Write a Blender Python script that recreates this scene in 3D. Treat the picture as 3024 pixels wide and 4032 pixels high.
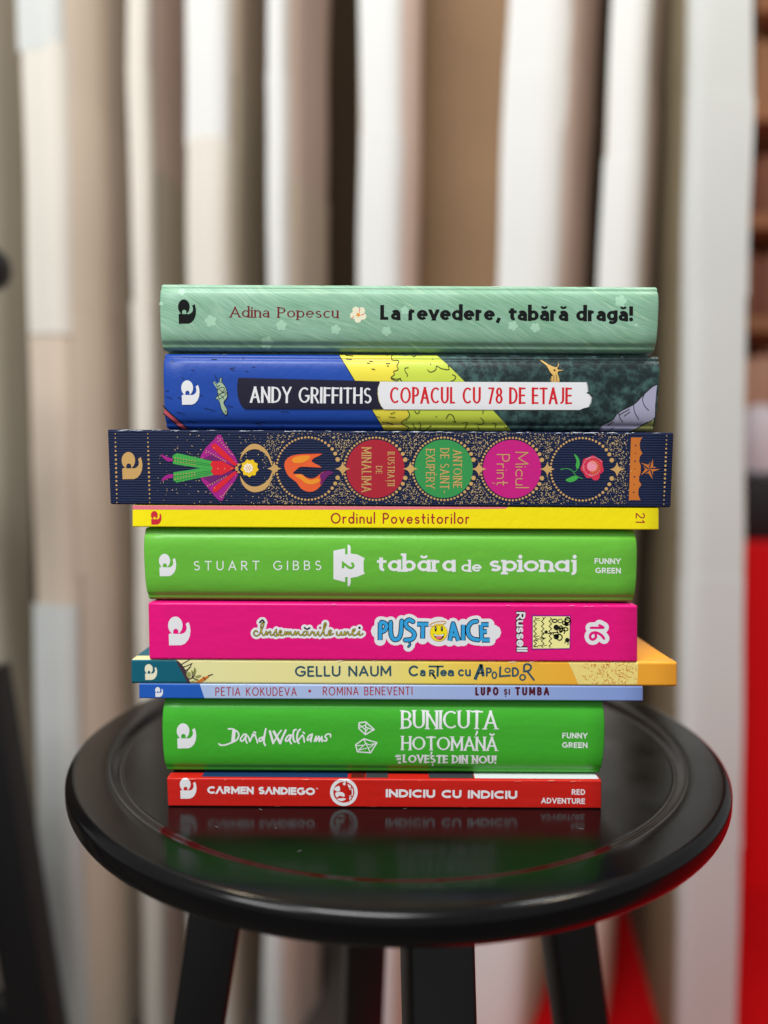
import bpy, bmesh, math, random
from mathutils import Vector, Matrix
from mathutils.geometry import delaunay_2d_cdt

random.seed(7)
D = bpy.data
SC = bpy.context.scene
COL = SC.collection
for o in list(D.objects):
    D.objects.remove(o, do_unlink=True)

# ------------------------------------------------------------------ camera
SEAT = 0.720                      # top of the stool rim above the floor
CAM_Z = SEAT + 0.1447
FPX = 2911.0                      # focal length in photo pixels (3024 wide)
PITCH = math.atan((2016 - 1858) / FPX)
ROLL = math.radians(0.32)
cam_d = D.cameras.new('camera')
cam_d.sensor_fit = 'HORIZONTAL'
cam_d.sensor_width = 24.0
cam_d.lens = 24.0 * FPX / 3024.0
cam_d.clip_start = 0.01
cam_d.clip_end = 60
cam_d.dof.use_dof = True
cam_d.dof.focus_distance = 0.313
cam_d.dof.aperture_fstop = (cam_d.lens / 1000) / 0.0088
cam_d.dof.aperture_blades = 0
cam = D.objects.new('camera', cam_d)
COL.objects.link(cam)
cam.location = (0, 0, CAM_Z)
cam.rotation_euler = (Matrix.Rotation(math.pi / 2 - PITCH, 3, 'X') @ Matrix.Rotation(ROLL, 3, 'Z')).to_euler()
SC.camera = cam

# ------------------------------------------------------------------ world, lamps, exposure
world = D.worlds.new('World')
SC.world = world
world.use_nodes = True
bg = world.node_tree.nodes['Background']
bg.inputs[0].default_value = (0.96, 0.98, 1.0, 1)
bg.inputs[1].default_value = 0.34

def lamp(name, loc, target, size, power, col=(1, 1, 1), size_y=None):
    d = D.lights.new(name, 'AREA')
    d.shape = 'RECTANGLE'
    d.size = size
    d.size_y = size_y or size
    d.energy = power
    d.color = col
    o = D.objects.new(name, d)
    COL.objects.link(o)
    o.location = loc
    o.rotation_euler = (Vector(target) - Vector(loc)).to_track_quat('-Z', 'Y').to_euler()
    return o

lamp('ceiling_softbox', (-0.30, -0.55, 2.55), (0, 0.36, 0.85), 0.8, 34, (1.0, 1.0, 1.0), 0.5)
lamp('hall_light', (-1.3, -0.9, 2.3), (0.1, 1.2, 0.8), 0.7, 24, (1.0, 1.0, 1.0))
lamp('ceiling_spot', (0.95, 0.35, 2.35), (0.2, 0.6, 0.6), 0.12, 7, (1.0, 0.86, 0.66))
lamp('ceiling_spot', (-0.75, 0.85, 2.45), (0.0, 0.4, 0.7), 0.12, 4, (1.0, 0.84, 0.62))
lamp('ceiling_spot', (0.70, 0.85, 2.45), (0.0, 0.4, 0.7), 0.12, 4, (0.92, 0.97, 1.0))

SC.render.engine = 'CYCLES'
SC.cycles.use_denoising = True
SC.cycles.max_bounces = 8
SC.view_settings.view_transform = 'Standard'
SC.view_settings.look = 'None'
SC.view_settings.exposure = 0.0
SC.view_settings.gamma = 1.0
SC.view_settings.use_curve_mapping = False

# ------------------------------------------------------------------ basic helpers
def lin(c):
    out = []
    for v in c[:3]:
        v = v / 255.0
        out.append(v / 12.92 if v <= 0.04045 else ((v + 0.055) / 1.055) ** 2.4)
    return (*out, 1.0)

def mat(name, rgb, rough=0.45, metal=0.0, spec=0.5, var=0.0, vscale=60, bump=0.0, bscale=400, coat=0.0, rvar=0.0, streak=False):
    m = D.materials.new(name)
    m.use_nodes = True
    nt = m.node_tree
    b = nt.nodes['Principled BSDF']
    b.inputs['Base Color'].default_value = lin(rgb)
    b.inputs['Roughness'].default_value = rough
    b.inputs['Metallic'].default_value = metal
    b.inputs['Specular IOR Level'].default_value = spec
    b.inputs['Coat Weight'].default_value = coat
    tc = nt.nodes.new('ShaderNodeTexCoord')
    if var > 0:
        n = nt.nodes.new('ShaderNodeTexNoise')
        n.inputs['Scale'].default_value = vscale
        n.inputs['Detail'].default_value = 6
        if streak:
            mp = nt.nodes.new('ShaderNodeMapping'); mp.inputs['Scale'].default_value = (.12, 1, 1)
            nt.links.new(tc.outputs['Object'], mp.inputs['Vector']); nt.links.new(mp.outputs['Vector'], n.inputs['Vector'])
        else:
            nt.links.new(tc.outputs['Object'], n.inputs['Vector'])
        mx = nt.nodes.new('ShaderNodeMix')
        mx.data_type = 'RGBA'
        c = lin(rgb)
        mx.inputs['A'].default_value = (*[x * (1 - var) for x in c[:3]], 1)
        mx.inputs['B'].default_value = (*[min(1, x * (1 + var) + 0.02 * var) for x in c[:3]], 1)
        nt.links.new(n.outputs['Fac'], mx.inputs['Factor'])
        nt.links.new(mx.outputs['Result'], b.inputs['Base Color'])
    if bump > 0:
        n2 = nt.nodes.new('ShaderNodeTexNoise')
        n2.inputs['Scale'].default_value = bscale
        n2.inputs['Detail'].default_value = 4
        nt.links.new(tc.outputs['Object'], n2.inputs['Vector'])
        bp = nt.nodes.new('ShaderNodeBump')
        bp.inputs['Strength'].default_value = bump
        bp.inputs['Distance'].default_value = 0.0004
        nt.links.new(n2.outputs['Fac'], bp.inputs['Height'])
        nt.links.new(bp.outputs['Normal'], b.inputs['Normal'])
    if rvar > 0:
        n3 = nt.nodes.new('ShaderNodeTexNoise')
        n3.inputs['Scale'].default_value = 35
        n3.inputs['Detail'].default_value = 8
        nt.links.new(tc.outputs['Object'], n3.inputs['Vector'])
        mr = nt.nodes.new('ShaderNodeMapRange')
        mr.inputs['From Min'].default_value = 0.3
        mr.inputs['From Max'].default_value = 0.7
        mr.inputs['To Min'].default_value = max(0.02, rough - rvar)
        mr.inputs['To Max'].default_value = rough + rvar
        nt.links.new(n3.outputs['Fac'], mr.inputs['Value'])
        nt.links.new(mr.outputs['Result'], b.inputs['Roughness'])
    return m

def tag(o, label=None, cat=None, group=None, kind=None):
    if label: o['label'] = label
    if cat: o['category'] = cat
    if group: o['group'] = group
    if kind: o['kind'] = kind
    return o

def empty(name, loc, rz=0.0):
    o = D.objects.new(name, None)
    COL.objects.link(o)
    o.location = loc
    o.rotation_euler = (0, 0, rz)
    o.empty_display_size = 0.02
    return o

def mesh_obj(name, verts, faces, m, parent=None, smooth=False, mats=None, fmat=None):
    me = D.meshes.new(name)
    me.from_pydata(verts, [], faces)
    for mm in (mats or [m]):
        me.materials.append(mm)
    if fmat:
        for p, i in zip(me.polygons, fmat):
            p.material_index = i
    if smooth:
        for p in me.polygons:
            p.use_smooth = True
    me.update()
    o = D.objects.new(name, me)
    COL.objects.link(o)
    if parent: o.parent = parent
    return o

def bm_obj(name, bm, m, parent=None, smooth=False, angle=None):
    bmesh.ops.recalc_face_normals(bm, faces=bm.faces)
    me = D.meshes.new(name)
    bm.to_mesh(me)
    bm.free()
    me.materials.append(m)
    if smooth:
        for p in me.polygons: p.use_smooth = True
        if angle is not None: me.set_sharp_from_angle(angle=math.radians(angle))
    o = D.objects.new(name, me)
    COL.objects.link(o)
    if parent: o.parent = parent
    return o

def box_bm(x0, x1, y0, y1, z0, z1, bev=0.0, seg=2):
    bm = bmesh.new()
    bmesh.ops.create_cube(bm, size=1)
    for v in bm.verts:
        v.co = Vector((x0 + (v.co.x + .5) * (x1 - x0), y0 + (v.co.y + .5) * (y1 - y0), z0 + (v.co.z + .5) * (z1 - z0)))
    if bev > 0:
        bmesh.ops.bevel(bm, geom=list(bm.edges), offset=bev, segments=seg, affect='EDGES', profile=0.5)
    return bm

def box(name, x0, x1, y0, y1, z0, z1, m, parent=None, bev=0.0, seg=2):
    return bm_obj(name, box_bm(x0, x1, y0, y1, z0, z1, bev, seg), m, parent, smooth=bev > 0, angle=35)

def lathe(name, prof, m, parent=None, n=96, angle=40):
    bm = bmesh.new()
    rings = []
    for r, z in prof:
        if r < 1e-6:
            rings.append([bm.verts.new((0, 0, z))])
        else:
            rings.append([bm.verts.new((r * math.cos(2 * math.pi * k / n), r * math.sin(2 * math.pi * k / n), z)) for k in range(n)])
    for a, b in zip(rings, rings[1:]):
        for k in range(n):
            k2 = (k + 1) % n
            if len(a) == 1 and len(b) > 1: bm.faces.new((a[0], b[k], b[k2]))
            elif len(b) == 1 and len(a) > 1: bm.faces.new((a[k], a[k2], b[0]))
            elif len(a) > 1: bm.faces.new((a[k], a[k2], b[k2], b[k]))
    return bm_obj(name, bm, m, parent, True, angle)

def beam_bm(bm, a, b, w, d, up=(0, 1, 0), w2=None, d2=None):
    """tapered square bar from a to b, w across, d deep"""
    a, b = Vector(a), Vector(b)
    ax = (b - a).normalized()
    u = Vector(up)
    u = (u - ax * u.dot(ax)).normalized()
    s = ax.cross(u)
    w2, d2 = w2 or w, d2 or d
    q = []
    for p, ww, dd in ((a, w, d), (b, w2, d2)):
        q.append([bm.verts.new(p + s * ww / 2 * i + u * dd / 2 * j) for i, j in ((-1, -1), (1, -1), (1, 1), (-1, 1))])
    bm.faces.new(q[0]); bm.faces.new(q[1][::-1])
    for k in range(4):
        bm.faces.new((q[0][k], q[0][(k + 1) % 4], q[1][(k + 1) % 4], q[1][k]))

def beam(name, a, b, w, d, m, parent=None, up=(0, 1, 0), w2=None, d2=None, bev=0.0015):
    bm = bmesh.new()
    beam_bm(bm, a, b, w, d, up, w2, d2)
    bmesh.ops.bevel(bm, geom=list(bm.edges), offset=bev, segments=3, affect='EDGES', profile=0.5)
    return bm_obj(name, bm, m, parent, True, 40)

# ------------------------------------------------------------------ survey: where a point of the photo lies on an upright plane
CP, SP, CR, SR = math.cos(PITCH), math.sin(PITCH), math.cos(ROLL), math.sin(ROLL)
def survey(px, py, y):
    dx, dy = px - 1512.0, -(py - 2016.0)
    a = dx * CR - dy * SR
    b = dx * SR + dy * CR
    dirY = b * SP + FPX * CP
    dirZ = b * CP - FPX * SP
    t = y / dirY
    return a * t, CAM_Z + dirZ * t

# ------------------------------------------------------------------ flat lettering and drawing
def arc(cx, cy, rx, ry, a0, a1, n=None):
    n = n or max(3, int(abs(a1 - a0) / 20))
    return [(cx + rx * math.cos(math.radians(a0 + (a1 - a0) * k / n)), cy + ry * math.sin(math.radians(a0 + (a1 - a0) * k / n))) for k in range(n + 1)]

def disc(cx, cy, r, n=12, ry=None):
    return arc(cx, cy, r, ry or r, 0, 360 - 360 / n, n - 1)

def smooth(pts, k=4, closed=False):
    out = []
    n = len(pts)
    rng = range(n) if closed else range(n - 1)
    for i in rng:
        if closed:
            p0, p1, p2, p3 = pts[(i - 1) % n], pts[i], pts[(i + 1) % n], pts[(i + 2) % n]
        else:
            p1, p2 = pts[i], pts[i + 1]
            p0 = pts[i - 1] if i else (2 * p1[0] - p2[0], 2 * p1[1] - p2[1])
            p3 = pts[i + 2] if i + 2 < n else (2 * p2[0] - p1[0], 2 * p2[1] - p1[1])
        for j in range(k):
            t = j / k
            out.append(tuple(0.5 * (2 * p1[c] + (p2[c] - p0[c]) * t + (2 * p0[c] - 5 * p1[c] + 4 * p2[c] - p3[c]) * t * t
                                    + (3 * p1[c] - p0[c] - 3 * p2[c] + p3[c]) * t ** 3) for c in (0, 1)))
    if not closed: out.append(tuple(pts[-1]))
    return out

def clip_y(poly, yv, keep_above):
    out = []
    n = len(poly)
    for i in range(n):
        a, b = poly[i], poly[(i + 1) % n]
        ina = (a[1] >= yv) if keep_above else (a[1] <= yv)
        inb = (b[1] >= yv) if keep_above else (b[1] <= yv)
        if ina: out.append(a)
        if ina != inb:
            t = (yv - a[1]) / (b[1] - a[1])
            out.append((a[0] + (b[0] - a[0]) * t, yv))
    return out

def stroke(pts, w, cap='r', contrast=0.0, closed=False, lines=(), w1=None, dn=8):
    """convex pieces of a pen stroke; lines = heights at which slanted butt ends are cut level"""
    pts = [p for i, p in enumerate(pts) if i == 0 or abs(p[0] - pts[i - 1][0]) + abs(p[1] - pts[i - 1][1]) > 1e-6]
    if closed: pts = pts + [pts[0]]
    polys = []
    n = len(pts)
    ws, dirs = [], []
    L = sum(math.hypot(pts[i + 1][0] - pts[i][0], pts[i + 1][1] - pts[i][1]) for i in range(n - 1)) or 1
    run = 0
    for i in range(n - 1):
        dx, dy = pts[i + 1][0] - pts[i][0], pts[i + 1][1] - pts[i][1]
        l = math.hypot(dx, dy) or 1e-9
        run += l / 2
        ww = w if w1 is None else w + (w1 - w) * run / L
        run += l / 2
        ws.append(ww * (1 - contrast * abs(dx) / l))
        dirs.append((dx / l, dy / l))
    for i in range(n - 1):
        (ax, ay), (bx, by) = pts[i], pts[i + 1]
        dx, dy = dirs[i]
        h = ws[i] / 2
        cuts = []
        for end in (0, 1):
            if closed or not ((i == 0 and end == 0) or (i == n - 2 and end == 1)): continue
            ey = ay if end == 0 else by
            for ly, edge in lines:
                if abs(ey - ly) < 1e-4 and cap == 'b' and abs(dy) > 0.3:
                    ext = h * abs(dx) / abs(dy) + 1e-3 if abs(dx) > 0.05 else 0
                    s = -1 if end == 0 else 1
                    if end == 0: ax, ay = ax - dx * ext, ay - dy * ext
                    else: bx, by = bx + dx * ext, by + dy * ext
                    if ext: cuts.append((ey, (dy * s) < 0))
        q = [(ax - dy * h, ay + dx * h), (ax + dy * h, ay - dx * h), (bx + dy * h, by - dx * h), (bx - dy * h, by + dx * h)]
        for yv, above in cuts: q = clip_y(q, yv, above)
        if len(q) > 2: polys.append(q)
        if i > 0 or closed:
            pd, pw = dirs[i - 1], ws[i - 1]
            cr = pd[0] * dy - pd[1] * dx
            dt = pd[0] * dx + pd[1] * dy
            px, py = pts[i]
            if cap == 'b' and dt < 0.8 and dt > -0.75:      # mitred corner
                s = -1 if cr > 0 else 1
                n1 = (-pd[1] * s * pw / 2, pd[0] * s * pw / 2)
                n2 = (-dy * s * h, dx * s * h)
                den = cr
                qx, qy = n2[0] - n1[0], n2[1] - n1[1]
                t = (qx * dy - qy * dx) / den
                polys.append([(px, py), (px + n1[0], py + n1[1]), (px + n1[0] + pd[0] * t, py + n1[1] + pd[1] * t), (px + n2[0], py + n2[1])])
            else:
                polys.append(disc(px, py, min(h, pw / 2), dn))
    if cap == 'r' and not closed:
        polys.append(disc(*pts[0], ws[0] / 2, dn + 2)); polys.append(disc(*pts[-1], ws[-1] / 2, dn + 2))
    return polys

X = 0.66
_c = lambda cx, cy, rx, ry: ('o', arc(cx, cy, rx, ry, 90, 450 - 20, 17))
G = {
 'A': (.72, [[(0, 0), (.36, 1)], [(.72, 0), (.36, 1)], [(.13, .32), (.59, .32)]]),
 'Λ': (.72, [[(0, 0), (.36, 1)], [(.72, 0), (.36, 1)]]),
 'B': (.54, [[(0, 0), (0, 1)], [(0, 1), (.27, 1)] + arc(.27, .76, .23, .24, 90, -90) + [(0, .52)], [(0, .52), (.29, .52)] + arc(.29, .26, .25, .26, 90, -90) + [(0, 0)]]),
 'C': (.74, [arc(.45, .5, .45, .5, 48, 312)]),
 'D': (.68, [[(0, 0), (0, 1)], [(0, 1), (.24, 1)] + arc(.24, .5, .44, .5, 90, -90) + [(0, 0)]]),
 'E': (.46, [[(0, 0), (0, 1)], [(0, 1), (.46, 1)], [(0, .52), (.42, .52)], [(0, 0), (.47, 0)]]),
 'F': (.44, [[(0, 0), (0, 1)], [(0, 1), (.45, 1)], [(0, .5), (.4, .5)]]),
 'G': (.82, [arc(.45, .5, .45, .5, 48, 325) + [(.83, .45), (.5, .45)]]),
 'H': (.64, [[(0, 0), (0, 1)], [(.64, 0), (.64, 1)], [(0, .52), (.64, .52)]]),
 'I': (0, [[(0, 0), (0, 1)]]),
 'J': (.34, [[(.34, 1), (.34, .27)] + arc(.09, .25, .25, .25, 0, -100)]),
 'K': (.58, [[(0, 0), (0, 1)], [(.54, 1), (.02, .42)], [(.17, .58), (.58, 0)]]),
 'L': (.42, [[(0, 1), (0, 0), (.43, 0)]]),
 'M': (.82, [[(0, 0), (.02, 1)], [(.02, 1), (.41, .22), (.8, 1)], [(.8, 1), (.82, 0)]]),
 'N': (.64, [[(0, 0), (0, 1)], [(0, 1), (.64, 0)], [(.64, 0), (.64, 1)]]),
 'O': (.92, [_c(.46, .5, .46, .5)]),
 'P': (.52, [[(0, 0), (0, 1)], [(0, 1), (.26, 1)] + arc(.26, .73, .26, .27, 90, -90) + [(0, .46)]]),
 'R': (.56, [[(0, 0), (0, 1)], [(0, 1), (.26, 1)] + arc(.26, .74, .26, .26, 90, -90) + [(0, .48)], [(.24, .48), (.56, 0)]]),
 'S': (.54, [arc(.27, .755, .25, .245, 35, 270) + arc(.27, .255, .27, .255, 90, -145)[1:]]),
 'T': (.62, [[(0, 1), (.62, 1)], [(.31, 1), (.31, 0)]]),
 'U': (.62, [[(0, 1), (0, .31)] + arc(.31, .31, .31, .31, 180, 360) + [(.62, 1)]]),
 'V': (.7, [[(0, 1), (.35, 0)], [(.7, 1), (.35, 0)]]),
 'X': (.62, [[(0, 1), (.62, 0)], [(0, 0), (.62, 1)]]),
 'Y': (.66, [[(0, 1), (.33, .45)], [(.66, 1), (.33, .45), (.33, 0)]]),
 '1': (.2, [[(0, .8), (.2, 1), (.2, 0)]]),
 '2': (.5, [arc(.25, .73, .25, .27, 165, -35) + [(0, 0), (.52, 0)]]),
 '6': (.56, [[(.42, 1), (.1, .52)] + arc(.28, .3, .28, .3, 140, 490)]),
 '7': (.52, [[(0, 1), (.52, 1), (.18, 0)]]),
 '8': (.54, [_c(.27, .76, .22, .24), _c(.27, .26, .27, .26)]),
 '!': (.05, [[(.02, 1), (.02, .34)], ('d', (.02, .02))]),
 ',': (.08, [[(.1, .1), (.08, -.02), (-.04, -.34)]]),
 '-': (.26, [[(0, .45), (.26, .45)]]),
 'a': (.42, [arc(.21, .45, .2, .21, 150, 0) + [(.42, 0)], [(.42, .38), (.2, .385)] + arc(.19, .19, .19, .19, 90, 270) + [(.28, .01), (.42, .14)]]),
 'ɑ': (.5, [_c(.25, .33, .25, .33), [(.5, .66), (.5, 0)]]),
 'b': (.5, [[(0, 1), (0, 0)], _c(.25, .33, .25, .33)]),
 'c': (.44, [arc(.27, .33, .27, .33, 48, 312)]),
 'd': (.5, [[(.5, 1), (.5, 0)], _c(.25, .33, .25, .33)]),
 'e': (.52, [[(.02, .34), (.51, .34)] + arc(.26, .33, .26, .33, 5, 318)]),
 'g': (.5, [_c(.25, .34, .25, .32), [(.5, .66), (.5, -.04)] + arc(.25, -.04, .25, .24, 0, -140)]),
 'i': (0, [[(0, .66), (0, 0)], ('d', (0, .93))]),
 'j': (.1, [[(.1, .66), (.1, -.1)] + arc(-.04, -.1, .14, .16, 0, -90), ('d', (.1, .93))]),
 'l': (0, [[(0, 1), (0, 0)]]),
 'm': (.74, [[(0, .66), (0, 0)], [(0, .4)] + arc(.18, .46, .18, .2, 170, 0) + [(.36, 0)], [(.37, .4)] + arc(.55, .46, .19, .2, 170, 0) + [(.74, 0)]]),
 'n': (.42, [[(0, .66), (0, 0)], [(0, .38)] + arc(.21, .44, .21, .22, 165, 0) + [(.42, 0)]]),
 'o': (.54, [_c(.27, .33, .27, .33)]),
 'p': (.5, [[(0, .66), (0, -.3)], _c(.25, .33, .25, .33)]),
 'r': (.27, [[(0, .66), (0, 0)], [(0, .36)] + arc(.21, .44, .21, .22, 165, 70)]),
 's': (.38, [arc(.19, .495, .17, .165, 35, 270) + arc(.19, .165, .19, .165, 90, -145)[1:]]),
 't': (.3, [[(.12, .88), (.12, .16)] + arc(.25, .15, .13, .15, 180, 280), [(0, .66), (.3, .66)]]),
 'u': (.42, [[(0, .66), (0, .22)] + arc(.21, .22, .21, .22, 180, 350), [(.42, .66), (.42, 0)]]),
 'v': (.46, [[(0, .66), (.23, 0)], [(.46, .66), (.23, 0)]]),
 ' ': (.44, []),
}
COMPOSE = {'ă': ('a', 'breve'), 'ά': ('ɑ', 'breve'), 'Ă': ('A', 'Breve'), 'Ț': ('T', 'comma'), 'Ș': ('S', 'comma'), 'ț': ('t', 'comma'), 'É': ('E', 'acute')}
NOSERIF = 'OCSGaeocsɑ'

def glyph(ch, w, sx, st):
    """convex pieces of one letter in cap-height units, and its advance"""
    acc = None
    if ch in COMPOSE: ch, acc = COMPOSE[ch]
    W, strokes = G[ch]
    xh, asc = st.get('xh', .68), st.get('asc', 1.0)
    low = ch.islower() or ch == 'ɑ'
    def ym(y):
        if low and 0 <= y <= X: return w / 2 + y / X * (xh - w)
        if low and y > X: return xh - w / 2 + (y - X) / (1 - X) * (asc - xh)
        return w / 2 + y * (1 - w)
    def P(p): return (w / 2 + p[0] * sx, ym(p[1]))
    lines = [(ym(0), 0), (ym(1), 1)] + ([(ym(X), 1)] if low else [])
    cap, con, ser = st.get('cap', 'b'), st.get('con', 0.0), st.get('serif')
    polys = []
    for s in strokes:
        if isinstance(s, tuple) and s[0] == 'o':
            polys += stroke([P(p) for p in s[1]], w, cap, con, closed=True, dn=8)
        elif isinstance(s, tuple) and s[0] == 'd':
            c = P(s[1])
            if low: c = (c[0], max(xh + .07 + w * .5, .62 * xh + .38 * asc))
            polys.append(disc(c[0], c[1], w * .54, 12))
        else:
            q = [P(p) for p in s]
            if cap == 'b':        # level arms end square
                for end in (0, -1):
                    nb = q[1] if end == 0 else q[-2]
                    if abs(nb[1] - q[end][1]) < 1e-6 and len(s) == 2:
                        q[end] = (q[end][0] + math.copysign(w / 2, q[end][0] - nb[0]), q[end][1])
            # butt ends reach the outer line of the letter
            if cap == 'b':
                for end in (0, -1):
                    oy = s[end][1]
                    nb = q[1] if end == 0 else q[-2]
                    if abs(nb[1] - q[end][1]) > 1.2 * abs(nb[0] - q[end][0]):
                        if abs(oy) < 1e-6: yy = 0
                        elif abs(oy - 1) < 1e-6: yy = ym(1) + w / 2
                        elif low and abs(oy - X) < 1e-6: yy = ym(X) + w / 2
                        else: continue
                        k = (yy - nb[1]) / ((q[end][1] - nb[1]) or 1)
                        q[end] = (nb[0] + (q[end][0] - nb[0]) * k, yy)
            ln = [(0, 0), (ym(1) + w / 2, 1)] + ([(ym(X) + w / 2, 1)] if low else [])
            polys += stroke(q, w, cap, con, lines=ln, w1=(w * st['flare'] if st.get('flare') and s[0][1] < s[-1][1] and len(s) == 2 else None))
            if ser and ch not in NOSERIF:
                sl, th = ser
                for end in (0, -1):
                    nb = q[1] if end == 0 else q[-2]
                    e = q[end]
                    oy = s[end][1]
                    if abs(nb[1] - e[1]) < 1.2 * abs(nb[0] - e[0]): continue
                    if not any(abs(oy - v) < 1e-6 for v in (0, 1, X, -.3)): continue
                    if ch in 'AVMNΛ' and abs(e[0] - q[1 if end == 0 else -2][0]) > .1 and ch in 'AV' and (oy == (1 if ch in 'AΛ' else 0)): continue
                    if ch == 'N' and oy == 0 and abs(nb[0] - e[0]) > .1: continue
                    l_, r_ = sl + w / 2, sl + w / 2
                    if low and oy > .5: r_ = w / 2
                    if low and ch in 'aɑu' and oy == 0: l_ = w / 2
                    if ch in 'ɑ' and oy > .5: continue
                    y0, y1 = (e[1], e[1] + th) if oy <= 0 else (e[1] - th, e[1])
                    polys.append([(e[0] - l_, y0), (e[0] + r_, y0), (e[0] + r_, y1), (e[0] - l_, y1)])
    cx = w / 2 + W * sx / 2
    if acc == 'breve': polys += stroke(arc(cx, xh + .24 + w * .2, .17, .16, 200, 340), w * .62, cap, con * .3)
    if acc == 'Breve': polys += stroke(arc(cx, 1.27, .17, .15, 200, 340), w * .7, cap)
    if acc == 'comma': polys += stroke([(cx + .02, -.13), (cx + .03, -.2), (cx - .04, -.31)], w * .75, 'r', w1=w * .4)
    if acc == 'acute': polys += stroke([(cx - .02, 1.1), (cx + .1, 1.24)], w * .8, 'b')
    return polys, W * sx + w

def text(s, p0, p1, cap_px, w=.15, track=.12, **st):
    """letters set between the two ends p0 and p1 of their baseline, as unions of pieces (photo pixels, y down)"""
    L = math.hypot(p1[0] - p0[0], p1[1] - p0[1]) / cap_px
    sumW = sum(G[COMPOSE.get(c, (c,))[0]][0] for c in s)
    ns = len(s) - s.count(' ')
    sx = (L - ns * w - (len(s) - 1) * track) / sumW
    sx = max(.3, sx)
    e = ((p1[0] - p0[0]) / (L * cap_px), (p1[1] - p0[1]) / (L * cap_px))
    nrm = (e[1], -e[0])
    rr = random.Random(len(s) * 7 + int(cap_px))
    groups, x = [], 0.0
    for c in s:
        polys, adv = glyph(c, w, sx, st)
        j = st.get('jit', 0)
        ang, oy = (rr.uniform(-j, j), rr.uniform(-j, j) * .5) if j else (0, 0)
        out = []
        for pl in polys:
            q = []
            for (gx, gy) in pl:
                gx, gy = gx - ang * (gy - .5), gy + ang * (gx - adv / 2) + oy
                gx = x + gx + st.get('slant', 0) * gy
                q.append((p0[0] + (e[0] * gx + nrm[0] * gy) * cap_px, p0[1] + (e[1] * gx + nrm[1] * gy) * cap_px))
            out.append(q)
        if out: groups.append(out)
        x += (adv if c != ' ' else adv - w) + track
    return groups

def zoomed(x0, y0, k):
    def f(pts): return [(x0 + x / k, y0 + y / k) for x, y in pts]
    return f

def inside(x, y, poly):
    c = False
    for i in range(len(poly)):
        (x0, y0), (x1, y1) = poly[i], poly[i - 1]
        if (y0 > y) != (y1 > y) and x < (x1 - x0) * (y - y0) / (y1 - y0) + x0: c = not c
    return c

def union_tris(polys, holes=(), extra=()):
    verts, faces, edges = [], [], []
    for pl in list(polys) + list(holes):
        a = sum(pl[i][0] * pl[(i + 1) % len(pl)][1] - pl[(i + 1) % len(pl)][0] * pl[i][1] for i in range(len(pl)))
        if abs(a) < 1e-6: faces.append(None); continue
        pl = pl if a > 0 else pl[::-1]
        b = len(verts)
        verts += [Vector(p) for p in pl]
        faces.append(list(range(b, b + len(pl))))
    idmap, ff = [], []
    for i, f in enumerate(faces):
        if f: idmap.append(i); ff.append(f)
    for a, c in extra:
        b = len(verts)
        verts += [Vector(a), Vector(c)]
        edges.append((b, b + 1))
    vo, eo, fo, ov, oe, of = delaunay_2d_cdt(verts, edges, ff, 0, 0.004, True)
    tris = []
    np_ = len(polys)
    for f, src in zip(fo, of):
        if not src: continue
        ids = [idmap[i] for i in src]
        gx = sum(vo[i][0] for i in f) / len(f); gy = sum(vo[i][1] for i in f) / len(f)
        allp = list(polys) + list(holes)
        if not any(inside(gx, gy, allp[i]) for i in ids): continue
        if any(i >= np_ for i in ids): continue
        tris.append(list(f))
    return [tuple(v) for v in vo], tris

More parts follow.
